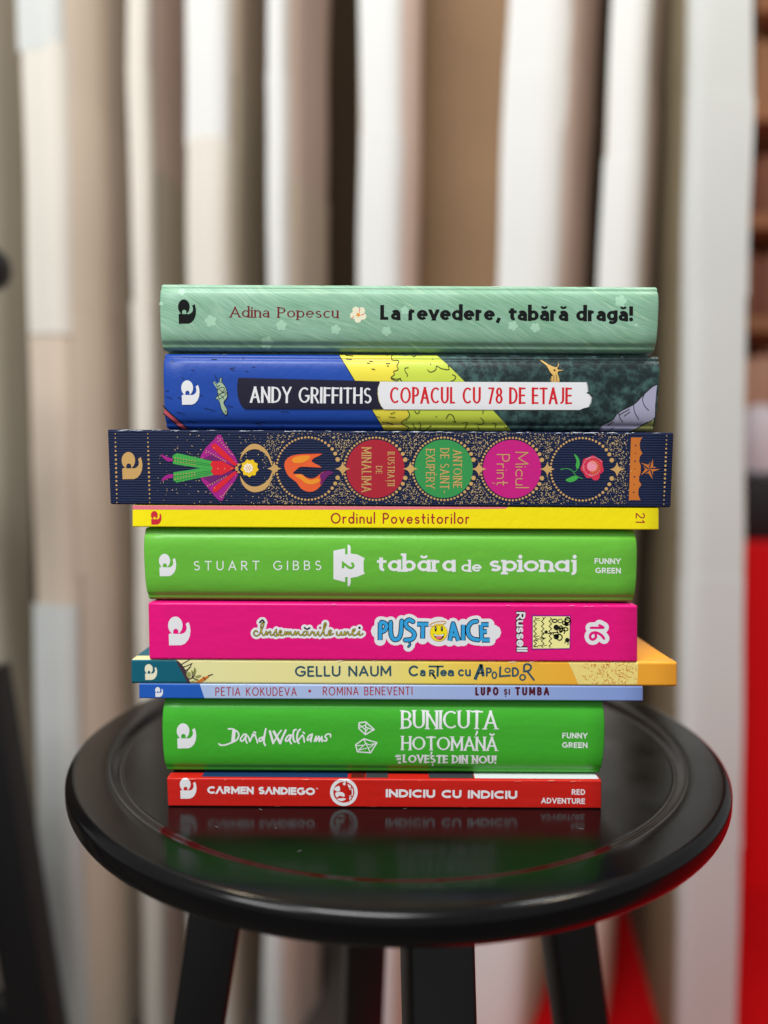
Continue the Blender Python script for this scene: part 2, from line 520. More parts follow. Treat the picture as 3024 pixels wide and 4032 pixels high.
# ------------------------------------------------------------------ a book lying on its side, spine to the camera
PAGE = None
DS = 1.015
class Book:
    def __init__(s, name, label, d, left, right, ytop, ybot, z0, z1, depth, cover, bulge=0.0, corner=.0008, hard=True,
                 front=None, back=None, power=3.0, spine_m=None, ends=0.0, gap=0.0):
        """left/right = (x at top, x at bottom) in photo pixels on the spine plane, z0/z1 = heights of its faces"""
        d *= DS
        s.d, s.bulge, s.corner, s.power = d, bulge, corner, power
        zf0, zf1 = z0, z1                    # the boards reach these heights, the spine stops a little short
        z0, z1 = z0 + gap, z1 - gap
        s.z0, s.z1 = z0, z1
        s.xl = [survey(left[i], (ytop, ybot)[i], d)[0] for i in (1, 0)]      # bottom, top
        s.xr = [survey(right[i], (ytop, ybot)[i], d)[0] for i in (1, 0)]
        s.cx = (s.xl[0] + s.xr[0]) / 2
        s.root = empty(name, (s.cx, d + depth / 2, z0))
        tag(s.root, label, 'book', 'books stacked on the black stool')
        s.org = Vector(s.root.location)
        th = .0024 if hard else .0006
        H = z1 - z0
        n = 48
        # spine: outer skin with an inner side
        nx = 24
        rows = []
        ys = []
        for k in range(n + 1):
            t = 0.5 - 0.5 * math.cos(math.pi * k / n)
            ys.append(t)
        wrap = .006 + bulge
        prof = [(z0 + t * H, s.recess(t)) for t in ys]
        prof = [(z0, wrap)] + prof + [(z1, wrap)]
        inner = [(min(max(z, z0 + th), z1 - th), max(r, th) + (th if r < wrap - 1e-6 else 0)) for z, r in prof]
        inner[0] = (z0 + th, wrap); inner[-1] = (z1 - th, wrap)
        verts, faces = [], []
        m = len(prof)
        def xat(z, u, ins):
            v = (z - z0) / H
            a = s.xl[0] + (s.xl[1] - s.xl[0]) * v + ins
            b = s.xr[0] + (s.xr[1] - s.xr[0]) * v - ins
            bow = ends * (1 - (2 * v - 1) ** 2)
            a, b = a - bow, b + bow
            return a + (b - a) * u
        us = [0, .0] + [k / nx for k in range(1, nx)] + [1., 1.]
        for i, u in enumerate(us):
            edge = i in (0, len(us) - 1)
            for z, r in prof:
                zz = z
                if edge: zz = min(max(z, z0 + .0003), z1 - .0003)
                verts.append(Vector((xat(z, u, 0 if edge else .0006), s.d + r + (.0006 if edge else 0), zz)) - s.org)
        L = len(us)
        for i in range(L - 1):
            for j in range(m - 1):
                faces.append((i * m + j, (i + 1) * m + j, (i + 1) * m + j + 1, i * m + j + 1))
        no = len(verts)
        for u in (0, 1):
            for z, r in inner:
                verts.append(Vector((xat(z, u, 0), s.d + r, z)) - s.org)
        for j in range(m - 1):
            faces.append((no + j, no + j + 1, no + m + j + 1, no + m + j))
            faces.append((j, j + 1, no + j + 1, no + j))
            b = (L - 1) * m
            faces.append((b + j, no + m + j, no + m + j + 1, b + j + 1))
        s.spine = mesh_obj('spine', verts, faces, spine_m or cover, s.root, smooth=True)
        s.spine.data.set_sharp_from_angle(angle=math.radians(50))
        # boards and pages
        z0, z1 = zf0, zf1
        y0, y1 = d + wrap + .0001, d + depth
        xa, xb = max(s.xl) , min(s.xr)
        ov = .003 if hard else 0
        bev = .0007 if hard else .0002
        def bx(nm, x0, x1, ya, yb, za, zb, mm, bv):
            bm = box_bm(x0 - s.org.x, x1 - s.org.x, ya - s.org.y, yb - s.org.y, za - s.org.z, zb - s.org.z, bv)
            return bm_obj(nm, bm, mm, s.root, bv > 0, 35)
        s.front = bx('front_cover', xa + .0003, xb - .0003, y0, y1, z1 - th, z1, front or cover, bev)
        s.back = bx('back_cover', xa + .0003, xb - .0003, y0, y1, z0, z0 + th, back or cover, bev)
        s.pages = bx('page_block', xa + ov + .0006, xb - ov - .0006, d + s.bulge + th * 2 + .0012, y1 - ov, z0 + th + .00005, z1 - th - .00005, PAGE, 0)

    def recess(s, t):
        t = min(1, max(0, t))
        r = s.bulge * abs(2 * t - 1) ** s.power
        e = min(t, 1 - t) * (s.z1 - s.z0)
        if s.bulge > 0: r += .0006 * math.exp(-((e - .0024) / .0007) ** 2)      # crease of the joint
        if e < s.corner:
            k = 1 - e / s.corner
            r += s.corner * (1 - math.sqrt(max(0, 1 - k * k)))
        return r

    def flat(s, px, py):
        y = s.d
        for _ in range(3):
            x, z = survey(px, py, y)
            y = s.d + s.recess((z - s.z0) / (s.z1 - s.z0))
        return x, min(max(z, s.z0 + .00005), s.z1 - .00005)

    def at(s, px, py, lv):
        x, z = s.flat(px, py)
        return Vector((x, s.d + s.recess((z - s.z0) / (s.z1 - s.z0)) - .00004 * lv, z)) - s.org

    def art(s, name, m, groups, lv=1, holes=(), parent=None):
        """a printed shape laid on the spine and following its curve"""
        bm = bmesh.new()
        for g in groups:
            vo, tr = union_tris(g, holes)
            vs = [bm.verts.new((*s.flat(*p), 0)) for p in vo]
            for t in tr: bm.faces.new([vs[i] for i in t])
        bmesh.ops.delete(bm, geom=[v for v in bm.verts if not v.link_faces], context='VERTS')
        H = s.z1 - s.z0
        cuts = []
        for f in (.06, .2, .4, .7, 1.0): cuts += [s.z0 + s.corner * f, s.z1 - s.corner * f]
        if s.bulge > 0: cuts += [s.z0 + H * k / 30 for k in range(1, 30)] + [s.z0 + .0018 + .0004 * k for k in range(5)] + [s.z1 - .0018 - .0004 * k for k in range(5)]
        if s.bulge > 0: lo = min(v.co.y for v in bm.verts); hi = max(v.co.y for v in bm.verts)
        else: lo = min(v.co.y for v in bm.verts); hi = max(v.co.y for v in bm.verts)
        for z in cuts:
            if lo < z < hi:
                bmesh.ops.bisect_plane(bm, geom=list(bm.verts) + list(bm.edges) + list(bm.faces), plane_co=(0, z, 0), plane_no=(0, 1, 0), dist=1e-7)
        for v in bm.verts:
            x, z = v.co.x, v.co.y
            v.co = Vector((x, s.d + s.recess((z - s.z0) / H) - .00004 * lv, z)) - s.org
        for f in bm.faces:
            f.normal_update()
            if f.normal.y > 0: f.normal_flip()
        me = D.meshes.new(name)
        bm.to_mesh(me); bm.free()
        me.materials.append(m)
        if s.bulge > 0:
            for p in me.polygons: p.use_smooth = True
        o = D.objects.new(name, me); COL.objects.link(o); o.parent = parent or s.spine
        return o

def worn(book, m, n, seed, top=True, both=True):
    """rubbed flecks along the long edges of a cover"""
    r = random.Random(seed)
    verts, faces = [], []
    for _ in range(n):
        up = top and (not both or r.random() < .7)
        z = (book.z1 if up else book.z0) + (-1 if up else 1) * r.uniform(.0001, .0005)
        v = (z - book.z0) / (book.z1 - book.z0)
        x = r.uniform(book.xl[0] + .002, book.xr[0] - .006)
        l, h = r.uniform(.0006, .005), r.uniform(.00005, .00016)
        b = len(verts)
        for xx, zz in ((x, z - h), (x + l * .5, z - h * r.uniform(.4, 1)), (x + l, z), (x + l * .5, z + h)):
            vv = (zz - book.z0) / (book.z1 - book.z0)
            verts.append(Vector((xx, book.d + book.recess(vv) - .0004, zz)) - book.org)
        faces.append((b, b + 1, b + 2, b + 3))
    o = mesh_obj('worn_edge', verts, faces, m, book.spine)
    tag(o, kind='stuff')

def emblem(book, m, bb, lv=1):
    x0, y0, x1, y1 = bb
    def f(pts): return [(x0 + (x - 342) / 216 * (x1 - x0), y0 + (y - 325) / 287 * (y1 - y0)) for x, y in pts]
    head = f(disc(412, 413, 70, 28, 89))
    body = f([(348, 500), (368, 492), (470, 498), (497, 488), (515, 468), (522, 440), (519, 420), (512, 398), (540, 378), (552, 415), (558, 460), (553, 515), (535, 560), (505, 595), (470, 610), (352, 612)])
    hole = f([(391, 497)] + arc(416, 472, 25, 26, 180, 360, 10) + [(441, 497)])
    return book.art('publisher_emblem', m, [[head, body]], lv, [hole])

# ---- materials of the printed covers
INK = dict(rough=.42, spec=.4)
COVER = dict(bump=.3, bscale=320, rvar=.07, streak=True)
M = {}
def add(name, rgb, **k):
    M[name] = mat(name, rgb, **{**INK, **k})
PAGE = mat('book_pages', (232, 224, 205), rough=.9, spec=.1, var=.12, vscale=300)
add('white_print', (236, 236, 238)); add('black_gloss_print', (12, 13, 14), rough=.2)
add('black_line', (14, 15, 18)); add('maroon_print', (116, 22, 30)); add('red_print', (215, 28, 40)); add('navy_print', (22, 20, 46))
add('cream_print', (240, 236, 205)); add('teal_print', (44, 84, 100)); add('berry_print', (172, 34, 40)); add('plum_print', (84, 14, 36))
add('gold_foil', (228, 182, 112), rough=.4, metal=.35, var=.15, vscale=30)
add('gold_dust', (244, 212, 150), rough=.4, metal=.3)
add('copper_foil', (228, 130, 50), rough=.4, metal=.35, var=.2, vscale=30)
add('yellow_cover', (255, 236, 0), **COVER, rough=.35); add('pink_board', (238, 120, 140))
add('pink_cover', (234, 0, 124), rough=.4, var=.09, vscale=500, **COVER); add('crimson_print', (214, 40, 56))
add('lime_cover', (104, 186, 56), rough=.38, var=.10, vscale=420, **COVER); add('leaf_cover', (64, 174, 42), rough=.38, var=.10, vscale=420, **COVER)
add('red_cover', (204, 30, 20), rough=.4, var=.10, vscale=420, **COVER)
add('navy_circle', (24, 36, 72)); add('ruby_circle', (176, 30, 50), var=.06, vscale=800); add('jade_circle', (52, 152, 78), var=.06, vscale=800)
add('magenta_circle', (204, 22, 128), var=.06, vscale=800); add('purple_print', (170, 26, 136)); add('violet_print', (112, 24, 104)); add('scarlet_print', (224, 30, 46))
add('green_print', (66, 172, 74)); add('dark_green_print', (40, 120, 62)); add('orange_print', (240, 96, 44), var=.2, vscale=90); add('rose_print', (214, 44, 74), var=.15, vscale=300)
add('light_rose_print', (246, 150, 170)); add('amber_print', (244, 150, 40)); add('sun_print', (246, 204, 30)); add('pale_print', (252, 236, 210))
add('sky_blue_print', (52, 166, 226)); add('smile_yellow', (252, 232, 20)); add('halo_gold', (232, 184, 96)); add('tongue_pink', (240, 110, 120))
add('panel_yellow', (250, 244, 160)); add('panel_purple', (140, 20, 140))
add('sea_blue', (20, 70, 164), **COVER, var=.12, vscale=160); add('lemon_band', (240, 224, 70), var=.05, vscale=60); add('lime_band', (206, 222, 76), var=.07, vscale=60)
add('trunk_grey', (168, 166, 190), var=.06, vscale=120); add('salmon_band', (216, 92, 110), var=.05, vscale=200)
add('turtle_green', (164, 190, 160), var=.1, vscale=300); add('tan_print', (222, 180, 100), var=.1, vscale=400)
add('teal_cover', (0, 96, 116), **COVER, var=.05, vscale=80); add('cobalt_cover', (26, 92, 188), var=.06, vscale=120); add('periwinkle_cover', (172, 194, 232), rough=.3, var=.02, vscale=60)
add('umber_print', (66, 48, 60), var=.3, vscale=300); add('olive_print', (158, 160, 92), var=.15, vscale=300); add('rust_print', (214, 120, 44))
add('pale_green_print', (168, 210, 176)); add('blue_board', (28, 58, 100)); add('black_board', (22, 22, 26)); add('white_board', (228, 230, 236)); add('brown_board', (92, 30, 26)); add('grey_board', (62, 64, 70))

def nodes(m): return m.node_tree.nodes, m.node_tree.links, m.node_tree.nodes['Principled BSDF']

def grass_mat():
    m = mat('mint_grass_print', (150, 200, 165), rough=.4, spec=.4)
    N, Lk, b = nodes(m)
    tc = N.new('ShaderNodeTexCoord')
    def layer(ang, sc, det, lo, hi):
        # soft warp so that the pencil strokes are not parallel
        mp0 = N.new('ShaderNodeMapping'); mp0.inputs['Scale'].default_value = (14, 14, 14)
        Lk.new(tc.outputs['Object'], mp0.inputs['Vector'])
        wn = N.new('ShaderNodeTexNoise'); wn.inputs['Scale'].default_value = 1.0
        Lk.new(mp0.outputs['Vector'], wn.inputs['Vector'])
        sub = N.new('ShaderNodeVectorMath'); sub.operation = 'MULTIPLY_ADD'
        sub.inputs[1].default_value = (.02, .0, .02)
        Lk.new(wn.outputs['Color'], sub.inputs[0]); Lk.new(tc.outputs['Object'], sub.inputs[2])
        rt = N.new('ShaderNodeVectorRotate'); rt.rotation_type = 'Y_AXIS'; rt.inputs['Angle'].default_value = math.radians(ang)
        Lk.new(sub.outputs['Vector'], rt.inputs['Vector'])
        mp = N.new('ShaderNodeMapping'); mp.inputs['Scale'].default_value = sc
        Lk.new(rt.outputs['Vector'], mp.inputs['Vector'])
        n = N.new('ShaderNodeTexNoise'); n.inputs['Scale'].default_value = 1; n.inputs['Detail'].default_value = det; n.inputs['Roughness'].default_value = .65
        Lk.new(mp.outputs['Vector'], n.inputs['Vector'])
        mr = N.new('ShaderNodeMapRange'); mr.inputs['From Min'].default_value = lo; mr.inputs['From Max'].default_value = hi
        Lk.new(n.outputs['Fac'], mr.inputs['Value'])
        return mr.outputs['Result']
    f1 = layer(-24, (75, 1, 1400), 5, .42, .7)
    f2 = layer(-30, (55, 1, 620), 3, .55, .72)
    f3 = layer(-18, (22, 1, 60), 2, .35, .7)
    def mix(fac, a, bcol):
        x = N.new('ShaderNodeMix'); x.data_type = 'RGBA'
        Lk.new(fac, x.inputs['Factor'])
        if isinstance(a, tuple): x.inputs['A'].default_value = lin(a)
        else: Lk.new(a, x.inputs['A'])
        x.inputs['B'].default_value = lin(bcol)
        return x.outputs['Result']
    c = mix(f3, (152, 194, 170), (136, 182, 150))
    x = N.new('ShaderNodeMix'); x.data_type = 'RGBA'; x.blend_type = 'MULTIPLY'
    Lk.new(f1, x.inputs['Factor']); Lk.new(c, x.inputs['A']); x.inputs['B'].default_value = (.62, .74, .65, 1)
    y = N.new('ShaderNodeMix'); y.data_type = 'RGBA'
    sc = N.new('ShaderNodeMath'); sc.operation = 'MULTIPLY'; sc.inputs[1].default_value = .42
    Lk.new(f2, sc.inputs[0]); Lk.new(sc.outputs[0], y.inputs['Factor']); Lk.new(x.outputs['Result'], y.inputs['A']); y.inputs['B'].default_value = lin((196, 226, 186))
    Lk.new(y.outputs['Result'], b.inputs['Base Color'])
    return m

def canvas_mat():
    m = mat('navy_canvas', (28, 40, 76), rough=.7, spec=.2)
    N, Lk, b = nodes(m)
    tc = N.new('ShaderNodeTexCoord')
    mp = N.new('ShaderNodeMapping'); mp.inputs['Scale'].default_value = (1, 0, 1)
    Lk.new(tc.outputs['Object'], mp.inputs['Vector'])
    w1 = N.new('ShaderNodeTexWave'); w1.bands_direction = 'Z'; w1.inputs['Scale'].default_value = 300; w1.inputs['Distortion'].default_value = 1.6; w1.inputs['Detail Scale'].default_value = 2.0
    w2 = N.new('ShaderNodeTexNoise'); w2.inputs['Scale'].default_value = 1500; w2.inputs['Detail'].default_value = 2
    Lk.new(mp.outputs['Vector'], w1.inputs['Vector']); Lk.new(mp.outputs['Vector'], w2.inputs['Vector'])
    a = N.new('ShaderNodeMath'); a.operation = 'MULTIPLY_ADD'; a.inputs[1].default_value = .9
    Lk.new(w2.outputs['Fac'], a.inputs[0]); Lk.new(w1.outputs['Fac'], a.inputs[2])
    bp = N.new('ShaderNodeBump'); bp.inputs['Strength'].default_value = .5; bp.inputs['Distance'].default_value = .0003
    Lk.new(a.outputs[0], bp.inputs['Height']); Lk.new(bp.outputs['Normal'], b.inputs['Normal'])
    cr = N.new('ShaderNodeMix'); cr.data_type = 'RGBA'; cr.inputs['A'].default_value = lin((14, 23, 50)); cr.inputs['B'].default_value = lin((31, 43, 79))
    sc = N.new('ShaderNodeMath'); sc.operation = 'MULTIPLY'; sc.inputs[1].default_value = .55
    Lk.new(a.outputs[0], sc.inputs[0]); Lk.new(sc.outputs[0], cr.inputs['Factor']); Lk.new(cr.outputs['Result'], b.inputs['Base Color'])
    return m

def foliage_mat():
    m = mat('dark_foliage_print', (38, 66, 66), rough=.42, spec=.4)
    N, Lk, b = nodes(m)
    tc = N.new('ShaderNodeTexCoord')
    n = N.new('ShaderNodeTexNoise'); n.inputs['Scale'].default_value = 230; n.inputs['Detail'].default_value = 8; n.inputs['Roughness'].default_value = .7
    n2 = N.new('ShaderNodeTexVoronoi'); n2.inputs['Scale'].default_value = 420
    n3 = N.new('ShaderNodeTexNoise'); n3.inputs['Scale'].default_value = 34; n3.inputs['Detail'].default_value = 2
    for q in (n, n2, n3): Lk.new(tc.outputs['Object'], q.inputs['Vector'])
    r = N.new('ShaderNodeValToRGB')
    e = r.color_ramp.elements
    e[0].position, e[0].color = .3, lin((11, 19, 21)); e[1].position, e[1].color = .78, lin((70, 104, 100))
    x = e.new(.5); x.color = lin((25, 44, 44))
    a = N.new('ShaderNodeMath'); a.operation = 'MULTIPLY_ADD'; a.inputs[1].default_value = .18
    Lk.new(n2.outputs['Distance'], a.inputs[0]); Lk.new(n.outputs['Fac'], a.inputs[2])
    a2 = N.new('ShaderNodeMath'); a2.operation = 'MULTIPLY_ADD'; a2.inputs[1].default_value = .5
    Lk.new(n3.outputs['Fac'], a2.inputs[0]); Lk.new(a.outputs[0], a2.inputs[2])
    a3 = N.new('ShaderNodeMath'); a3.operation = 'SUBTRACT'; a3.inputs[1].default_value = .3
    Lk.new(a2.outputs[0], a3.inputs[0])
    Lk.new(a3.outputs[0], r.inputs['Fac']); Lk.new(r.outputs['Color'], b.inputs['Base Color'])
    return m

def ramp_mat(name, stops, rough=.35):
    """a cover printed in colours that run along its length"""
    m = mat(name, (240, 220, 120), rough=rough, spec=.4)
    N, Lk, b = nodes(m)
    tc = N.new('ShaderNodeTexCoord'); sp = N.new('ShaderNodeSeparateXYZ')
    Lk.new(tc.outputs['Object'], sp.inputs[0])
    mr = N.new('ShaderNodeMapRange'); mr.inputs['From Min'].default_value = -.115; mr.inputs['From Max'].default_value = .115
    Lk.new(sp.outputs['X'], mr.inputs['Value'])
    r = N.new('ShaderNodeValToRGB'); e = r.color_ramp.elements
    e[0].position, e[0].color = stops[0][0], lin(stops[0][1]); e[1].position, e[1].color = stops[-1][0], lin(stops[-1][1])
    for p, c in stops[1:-1]: e.new(p).color = lin(c)
    Lk.new(mr.outputs['Result'], r.inputs['Fac']); Lk.new(r.outputs['Color'], b.inputs['Base Color'])
    return m

M['mint'] = grass_mat(); M['canvas'] = canvas_mat(); M['foliage'] = foliage_mat()
M['sunny'] = ramp_mat('yellow_to_orange_cover', [(0, (236, 232, 172)), (.4, (240, 230, 150)), (.55, (246, 222, 100)), (.72, (246, 190, 62)), (.84, (246, 178, 54)), (1, (246, 166, 46))])
M['lilac'] = ramp_mat('pale_blue_cover', [(0, (178, 200, 236)), (.5, (174, 192, 232)), (.8, (150, 172, 224)), (1, (128, 152, 214))], .3)

# ---- heights of the faces between the books, read off at the middle of the stack
def zat(py, d): return survey(1512, py, d * DS)[1]
Z = [zat(608 * 1.8228, .3125), zat(761.5 * 1.8228, .3135), zat(931 * 1.8228, .312), zat(1092.5 * 1.8228, .312), zat(1141 * 1.8228, .313),
     zat(1303.5 * 1.8228, .3125), zat(1426 * 1.8228, .312), zat(1479 * 1.8228, .312), zat(1511 * 1.8228, .312), zat(1683 * 1.8228, .3098)]
RIM_IN = SEAT - .0014             # the stool's sunk disc carries the stack
k1 = 1.8228

# 1 -- mint hardback
b1 = Book('hardback_book', 'thick mint green hardback printed with grass and pale flowers, topmost of the stack', .3125, (628, 634), (2598, 2585), 1113, 1380,
          Z[1], Z[0], .145, M['mint'], bulge=.0032, corner=.0016, power=4, ends=.0002, gap=.0007)
emblem(b1, M['black_gloss_print'], (701, 1179, 772, 1275))
b1.art('author_lettering', M['maroon_print'], text('Adina Popescu', (905, 1250), (1333, 1253.5), 43, w=.165, track=.13, con=.5, serif=(.07, .07), xh=.72, asc=1.06))
b1.art('title_lettering', M['black_gloss_print'], text('La revedere, tabără dragă!', (1497, 1261), (2494, 1266), 60, w=.25, track=.05, con=.25, xh=.73, asc=1.08))
def petals(cx, cy, r, ph, n=5):
    return [disc(cx + r * .6 * math.cos(ph + 2 * math.pi * i / n), cy + r * .6 * math.sin(ph + 2 * math.pi * i / n), r * .42, 10) for i in range(n)] + [disc(cx, cy, r * .5, 10)]
def flower(cx, cy, r, ph, n=5, dep=.42):
    return smooth([(cx + r * (1 if i % 2 == 0 else dep) * math.cos(ph + math.pi * i / n), cy + r * (1 if i % 2 == 0 else dep) * math.sin(ph + math.pi * i / n)) for i in range(2 * n)], 3, True)
b1.art('daisy', M['cream_print'], [petals(1411, 1238, 33, .4)])
b1.art('daisy_centre', M['amber_print'], [[flower(1411, 1239, 12, .2)]], 2)
b1.art('daisy_line', M['tongue_pink'], [stroke([(1392, 1247), (1384, 1255)], 3), stroke([(1414, 1226), (1417, 1214)], 3), stroke([(1424, 1240), (1433, 1236)], 3)], 2)
pale = []
rr = random.Random(3)
for fx, fy, r in ((716, 1150, 15), (830, 1264, 24), (1108, 1282, 22), (1322, 1298, 20), (1052, 1350, 26), (2107, 1352 - 62, 20), (2020, 1283, 20), (2444, 1186, 24), (1522, 1304, 20), (636, 1196, 9), (1595, 1222, 18), (2505, 1280, 8)):
    pale.append(petals(fx, fy, r, rr.uniform(0, 6)))
b1.art('flower_print', mat('pale_flower_print', (168, 212, 182), rough=.42, spec=.4, var=.08, vscale=300), pale)

# 2 -- blue, yellow and dark green hardback
b2 = Book('hardback_book', 'thick hardback with blue, yellow and dark green diagonal bands, second from the top', .3125, (640, 648), (2590, 2571), 1394, 1696,
          Z[2], Z[1], .15, M['sea_blue'], bulge=.0034, corner=.0016, power=4, gap=.0005)
q6, q7, q2 = zoomed(1250, 1380, 2), zoomed(2000, 1380, 2.44), zoomed(600, 1390, 3)
lem = [(1330, 1384), (1720, 1384), (1740, 1560), (1830, 1712), (1520, 1712), (1335, 1394)]
edge_l = [(1333, 1384), (1335, 1394), (1512, 1697), (1522, 1712)]
edge_r = [(1712, 1384), (1718, 1395), (2012, 1696), (2028, 1712)]
def below(b, x, t=0):
    return survey(x, 0, b.d)
b2.art('yellow_band', M['lemon_band'], [[edge_l + edge_r[::-1]]], 1)
b2.art('lime_band', M['lime_band'], [[smooth(q6([(600, 10), (585, 60), (640, 80), (630, 150), (600, 190), (580, 220), (640, 260), (700, 400), (715, 480), (700, 540), (660, 570), (700, 600), (690, 660)]), 3) + [(2028, 1712), (2012, 1696), (1718, 1395), (1712, 1384)]]], 2)
b2.art('dark_foliage', M['foliage'], [[[(1712, 1384), (1718, 1395), (2012, 1696), (2028, 1712), (2563, 1712), (2568, 1696), (2585, 1394), (2580, 1384)]]], 3)
b2.art('grey_trunk', M['trunk_grey'], [[q7([(1432, 322), (1390, 345), (1300, 425), (1210, 515), (1060, 595), (1000, 670), (905, 720), (845, 800), (1150, 800), (1290, 720), (1380, 670), (1410, 640), (1412, 540), (1422, 420)])]], 4)
b2.art('olive_patch', M['olive_print'], [[q7([(1150, 800), (1290, 722), (1380, 672), (1402, 660), (1390, 720), (1380, 800)])]], 4)
b2.art('salmon_band', M['salmon_band'], [[q2([(150, 640), (170, 670), (260, 750), (350, 830), (445, 910), (350, 910), (290, 850), (200, 770), (140, 712)])]], 2)
# drawn lines
ln = []
def sq(f, pts, w=2.6, k=4): ln.append(stroke(smooth(f(pts), k), w))
ln.append(stroke(edge_l[1:3], 2.6))
sq(q6, [(625, 30), (585, 40), (590, 75), (640, 82), (625, 120), (635, 150), (600, 165), (605, 190), (578, 215), (630, 225), (655, 218)])
sq(q6, [(580, 222), (625, 240), (640, 222), (665, 240)])
sq(q6, [(715, 135), (690, 140), (690, 165), (706, 185), (705, 205)])
sq(q6, [(735, 30), (760, 50), (785, 30)]); sq(q6, [(820, 30), (880, 33)])
sq(q6, [(865, 150), (890, 170), (930, 152), (938, 122), (975, 142), (1035, 150), (1028, 122), (1048, 125)])
sq(q6, [(1062, 190), (1088, 205), (1075, 232), (1048, 242)])
sq(q6, [(710, 472), (725, 500), (718, 525), (700, 535), (700, 550), (685, 545), (660, 572), (690, 592), (718, 605), (700, 632), (640, 632)])
sq(q6, [(765, 475), (780, 495), (800, 488), (800, 472)]); sq(q6, [(1012, 535), (1035, 502), (1065, 512), (1080, 550), (1088, 565), (1065, 558)])
sq(q6, [(1140, 572), (1178, 568), (1172, 590), (1158, 612)]); sq(q6, [(1285, 530), (1310, 560), (1290, 585), (1245, 578)]); sq(q6, [(1262, 598), (1280, 635)])
sq(q6, [(1380, 575), (1405, 582), (1398, 606)]); sq(q6, [(1475, 605), (1490, 612), (1498, 600)])
sq(q6, [(748, 578), (775, 620)]); sq(q6, [(800, 565), (812, 590), (805, 632)]); sq(q6, [(895, 592), (845, 632)]); sq(q6, [(935, 625), (900, 640)]); sq(q6, [(1305, 472), (1300, 495)])
for a in ([(222, 38), (280, 44)], [(225, 66), (268, 70)], [(390, 98), (412, 100)], [(410, 85), (435, 88)], [(540, 102), (570, 102)], [(428, 145), (452, 149)], [(525, 30), (555, 38)],
          [(575, 498), (610, 488)], [(562, 524), (612, 528)], [(468, 520), (492, 528)], [(512, 568), (560, 574)], [(560, 575), (595, 580)], [(545, 566), (590, 585)], [(932, 520), (938, 522)], [(905, 66), (908, 70)], [(888, 105), (892, 108)], [(548, 120), (560, 122)]): sq(q6, a, 2.6, 1)
for a in ([(1440, 325), (1390, 345), (1300, 425), (1210, 515), (1060, 595), (1000, 670), (905, 720), (855, 780)], [(1305, 428), (1290, 470), (1310, 530), (1350, 575)], [(1205, 515), (1215, 590), (1255, 662)],
          [(1062, 605), (1075, 650), (1102, 690)], [(1065, 620), (1110, 595), (1165, 565)], [(1115, 630), (1170, 590)], [(960, 722), (1015, 686)], [(975, 765), (1010, 745)], [(905, 740), (875, 775)], [(1190, 778), (1290, 720), (1380, 672)], [(1275, 722), (1340, 688)]): sq(q7, a, 2.6)
for a in ([(130, 622), (170, 672), (260, 752), (350, 832), (435, 902)], [(133, 715), (200, 772), (290, 852), (345, 900)]): sq(q2, a, 4)
for a in ([(700, 76), (760, 73)], [(918, 178), (975, 172)], [(920, 185), (972, 208)], [(1180, 163), (1212, 160)], [(152, 448), (195, 442)], [(290, 700), (380, 718)], [(610, 655), (655, 660), (700, 672), (735, 680)], [(1525, 702), (1530, 692), (1600, 697), (1605, 705)], [(1215, 832), (1340, 818)], [(1215, 832), (1275, 852)],
          [(160, 510), (235, 540)], [(350, 290), (370, 297)], [(460, 200), (495, 200)], [(880, 625), (950, 632)], [(215, 98), (260, 100)], [(1060, 50), (1078, 72)], [(560, 495), (590, 505)], [(430, 808), (520, 830)], [(1515, 870), (1550, 870)], [(1100, 215), (1130, 210)], [(300, 525), (345, 545)]): sq(q2, a, 2.0, 2)
b2.art('ink_drawing', M['black_line'], ln, 6)
curl = []
rr = random.Random(11)
for _ in range(26):
    x, y = rr.uniform(1800, 2560), rr.choice([rr.uniform(1405, 1490), rr.uniform(1400, 1480), rr.uniform(1625, 1690)])
    if (x - 1720) < (y - 1395) * 1.0 + 30 or (x > 2280 and y > 1600): continue
    a0 = rr.uniform(0, 360)
    curl.append(stroke(arc(x, y, rr.uniform(10, 24), rr.uniform(10, 22), a0, a0 + rr.uniform(120, 230)), 2))
b2.art('foliage_curls', mat('foliage_line', (18, 34, 34), **INK), curl, 4)
# turtle
b2.art('turtle', M['turtle_green'], [[smooth(q2([(735, 335), (765, 365), (790, 340), (800, 300), (820, 292), (818, 330), (835, 360), (868, 410), (886, 470), (880, 530), (845, 575), (850, 610), (880, 660), (884, 710), (868, 732), (835, 700), (812, 650), (795, 580), (770, 540), (755, 550), (750, 525), (775, 500), (768, 440), (750, 400), (735, 380), (720, 340)]), 3, True)]], 4)
tl = []
for a in ([(800, 340), (835, 360), (868, 410), (886, 470), (880, 530), (845, 575), (850, 610), (880, 660), (884, 710), (868, 732), (835, 700), (812, 650), (795, 580)], [(770, 440), (800, 410), (850, 410)], [(790, 425), (840, 470), (880, 470)], [(860, 420), (810, 480), (775, 480)], [(775, 500), (830, 470), (880, 440)], [(800, 490), (850, 545)], [(880, 480), (820, 530), (790, 540)],
          [(720, 330), (760, 380), (768, 440), (775, 500), (795, 560)], [(790, 345), (800, 300), (822, 292), (815, 335)], [(755, 550), (752, 525), (785, 500)], [(800, 380), (770, 400)], [(740, 260), (765, 330)]):
    tl.append(stroke(smooth(q2(a), 3), 2.2))
tl.append([disc(600 + 866 / 3, 1390 + 690 / 3, 2.6, 8)])
b2.art('turtle_lines', M['black_line'], tl, 5)
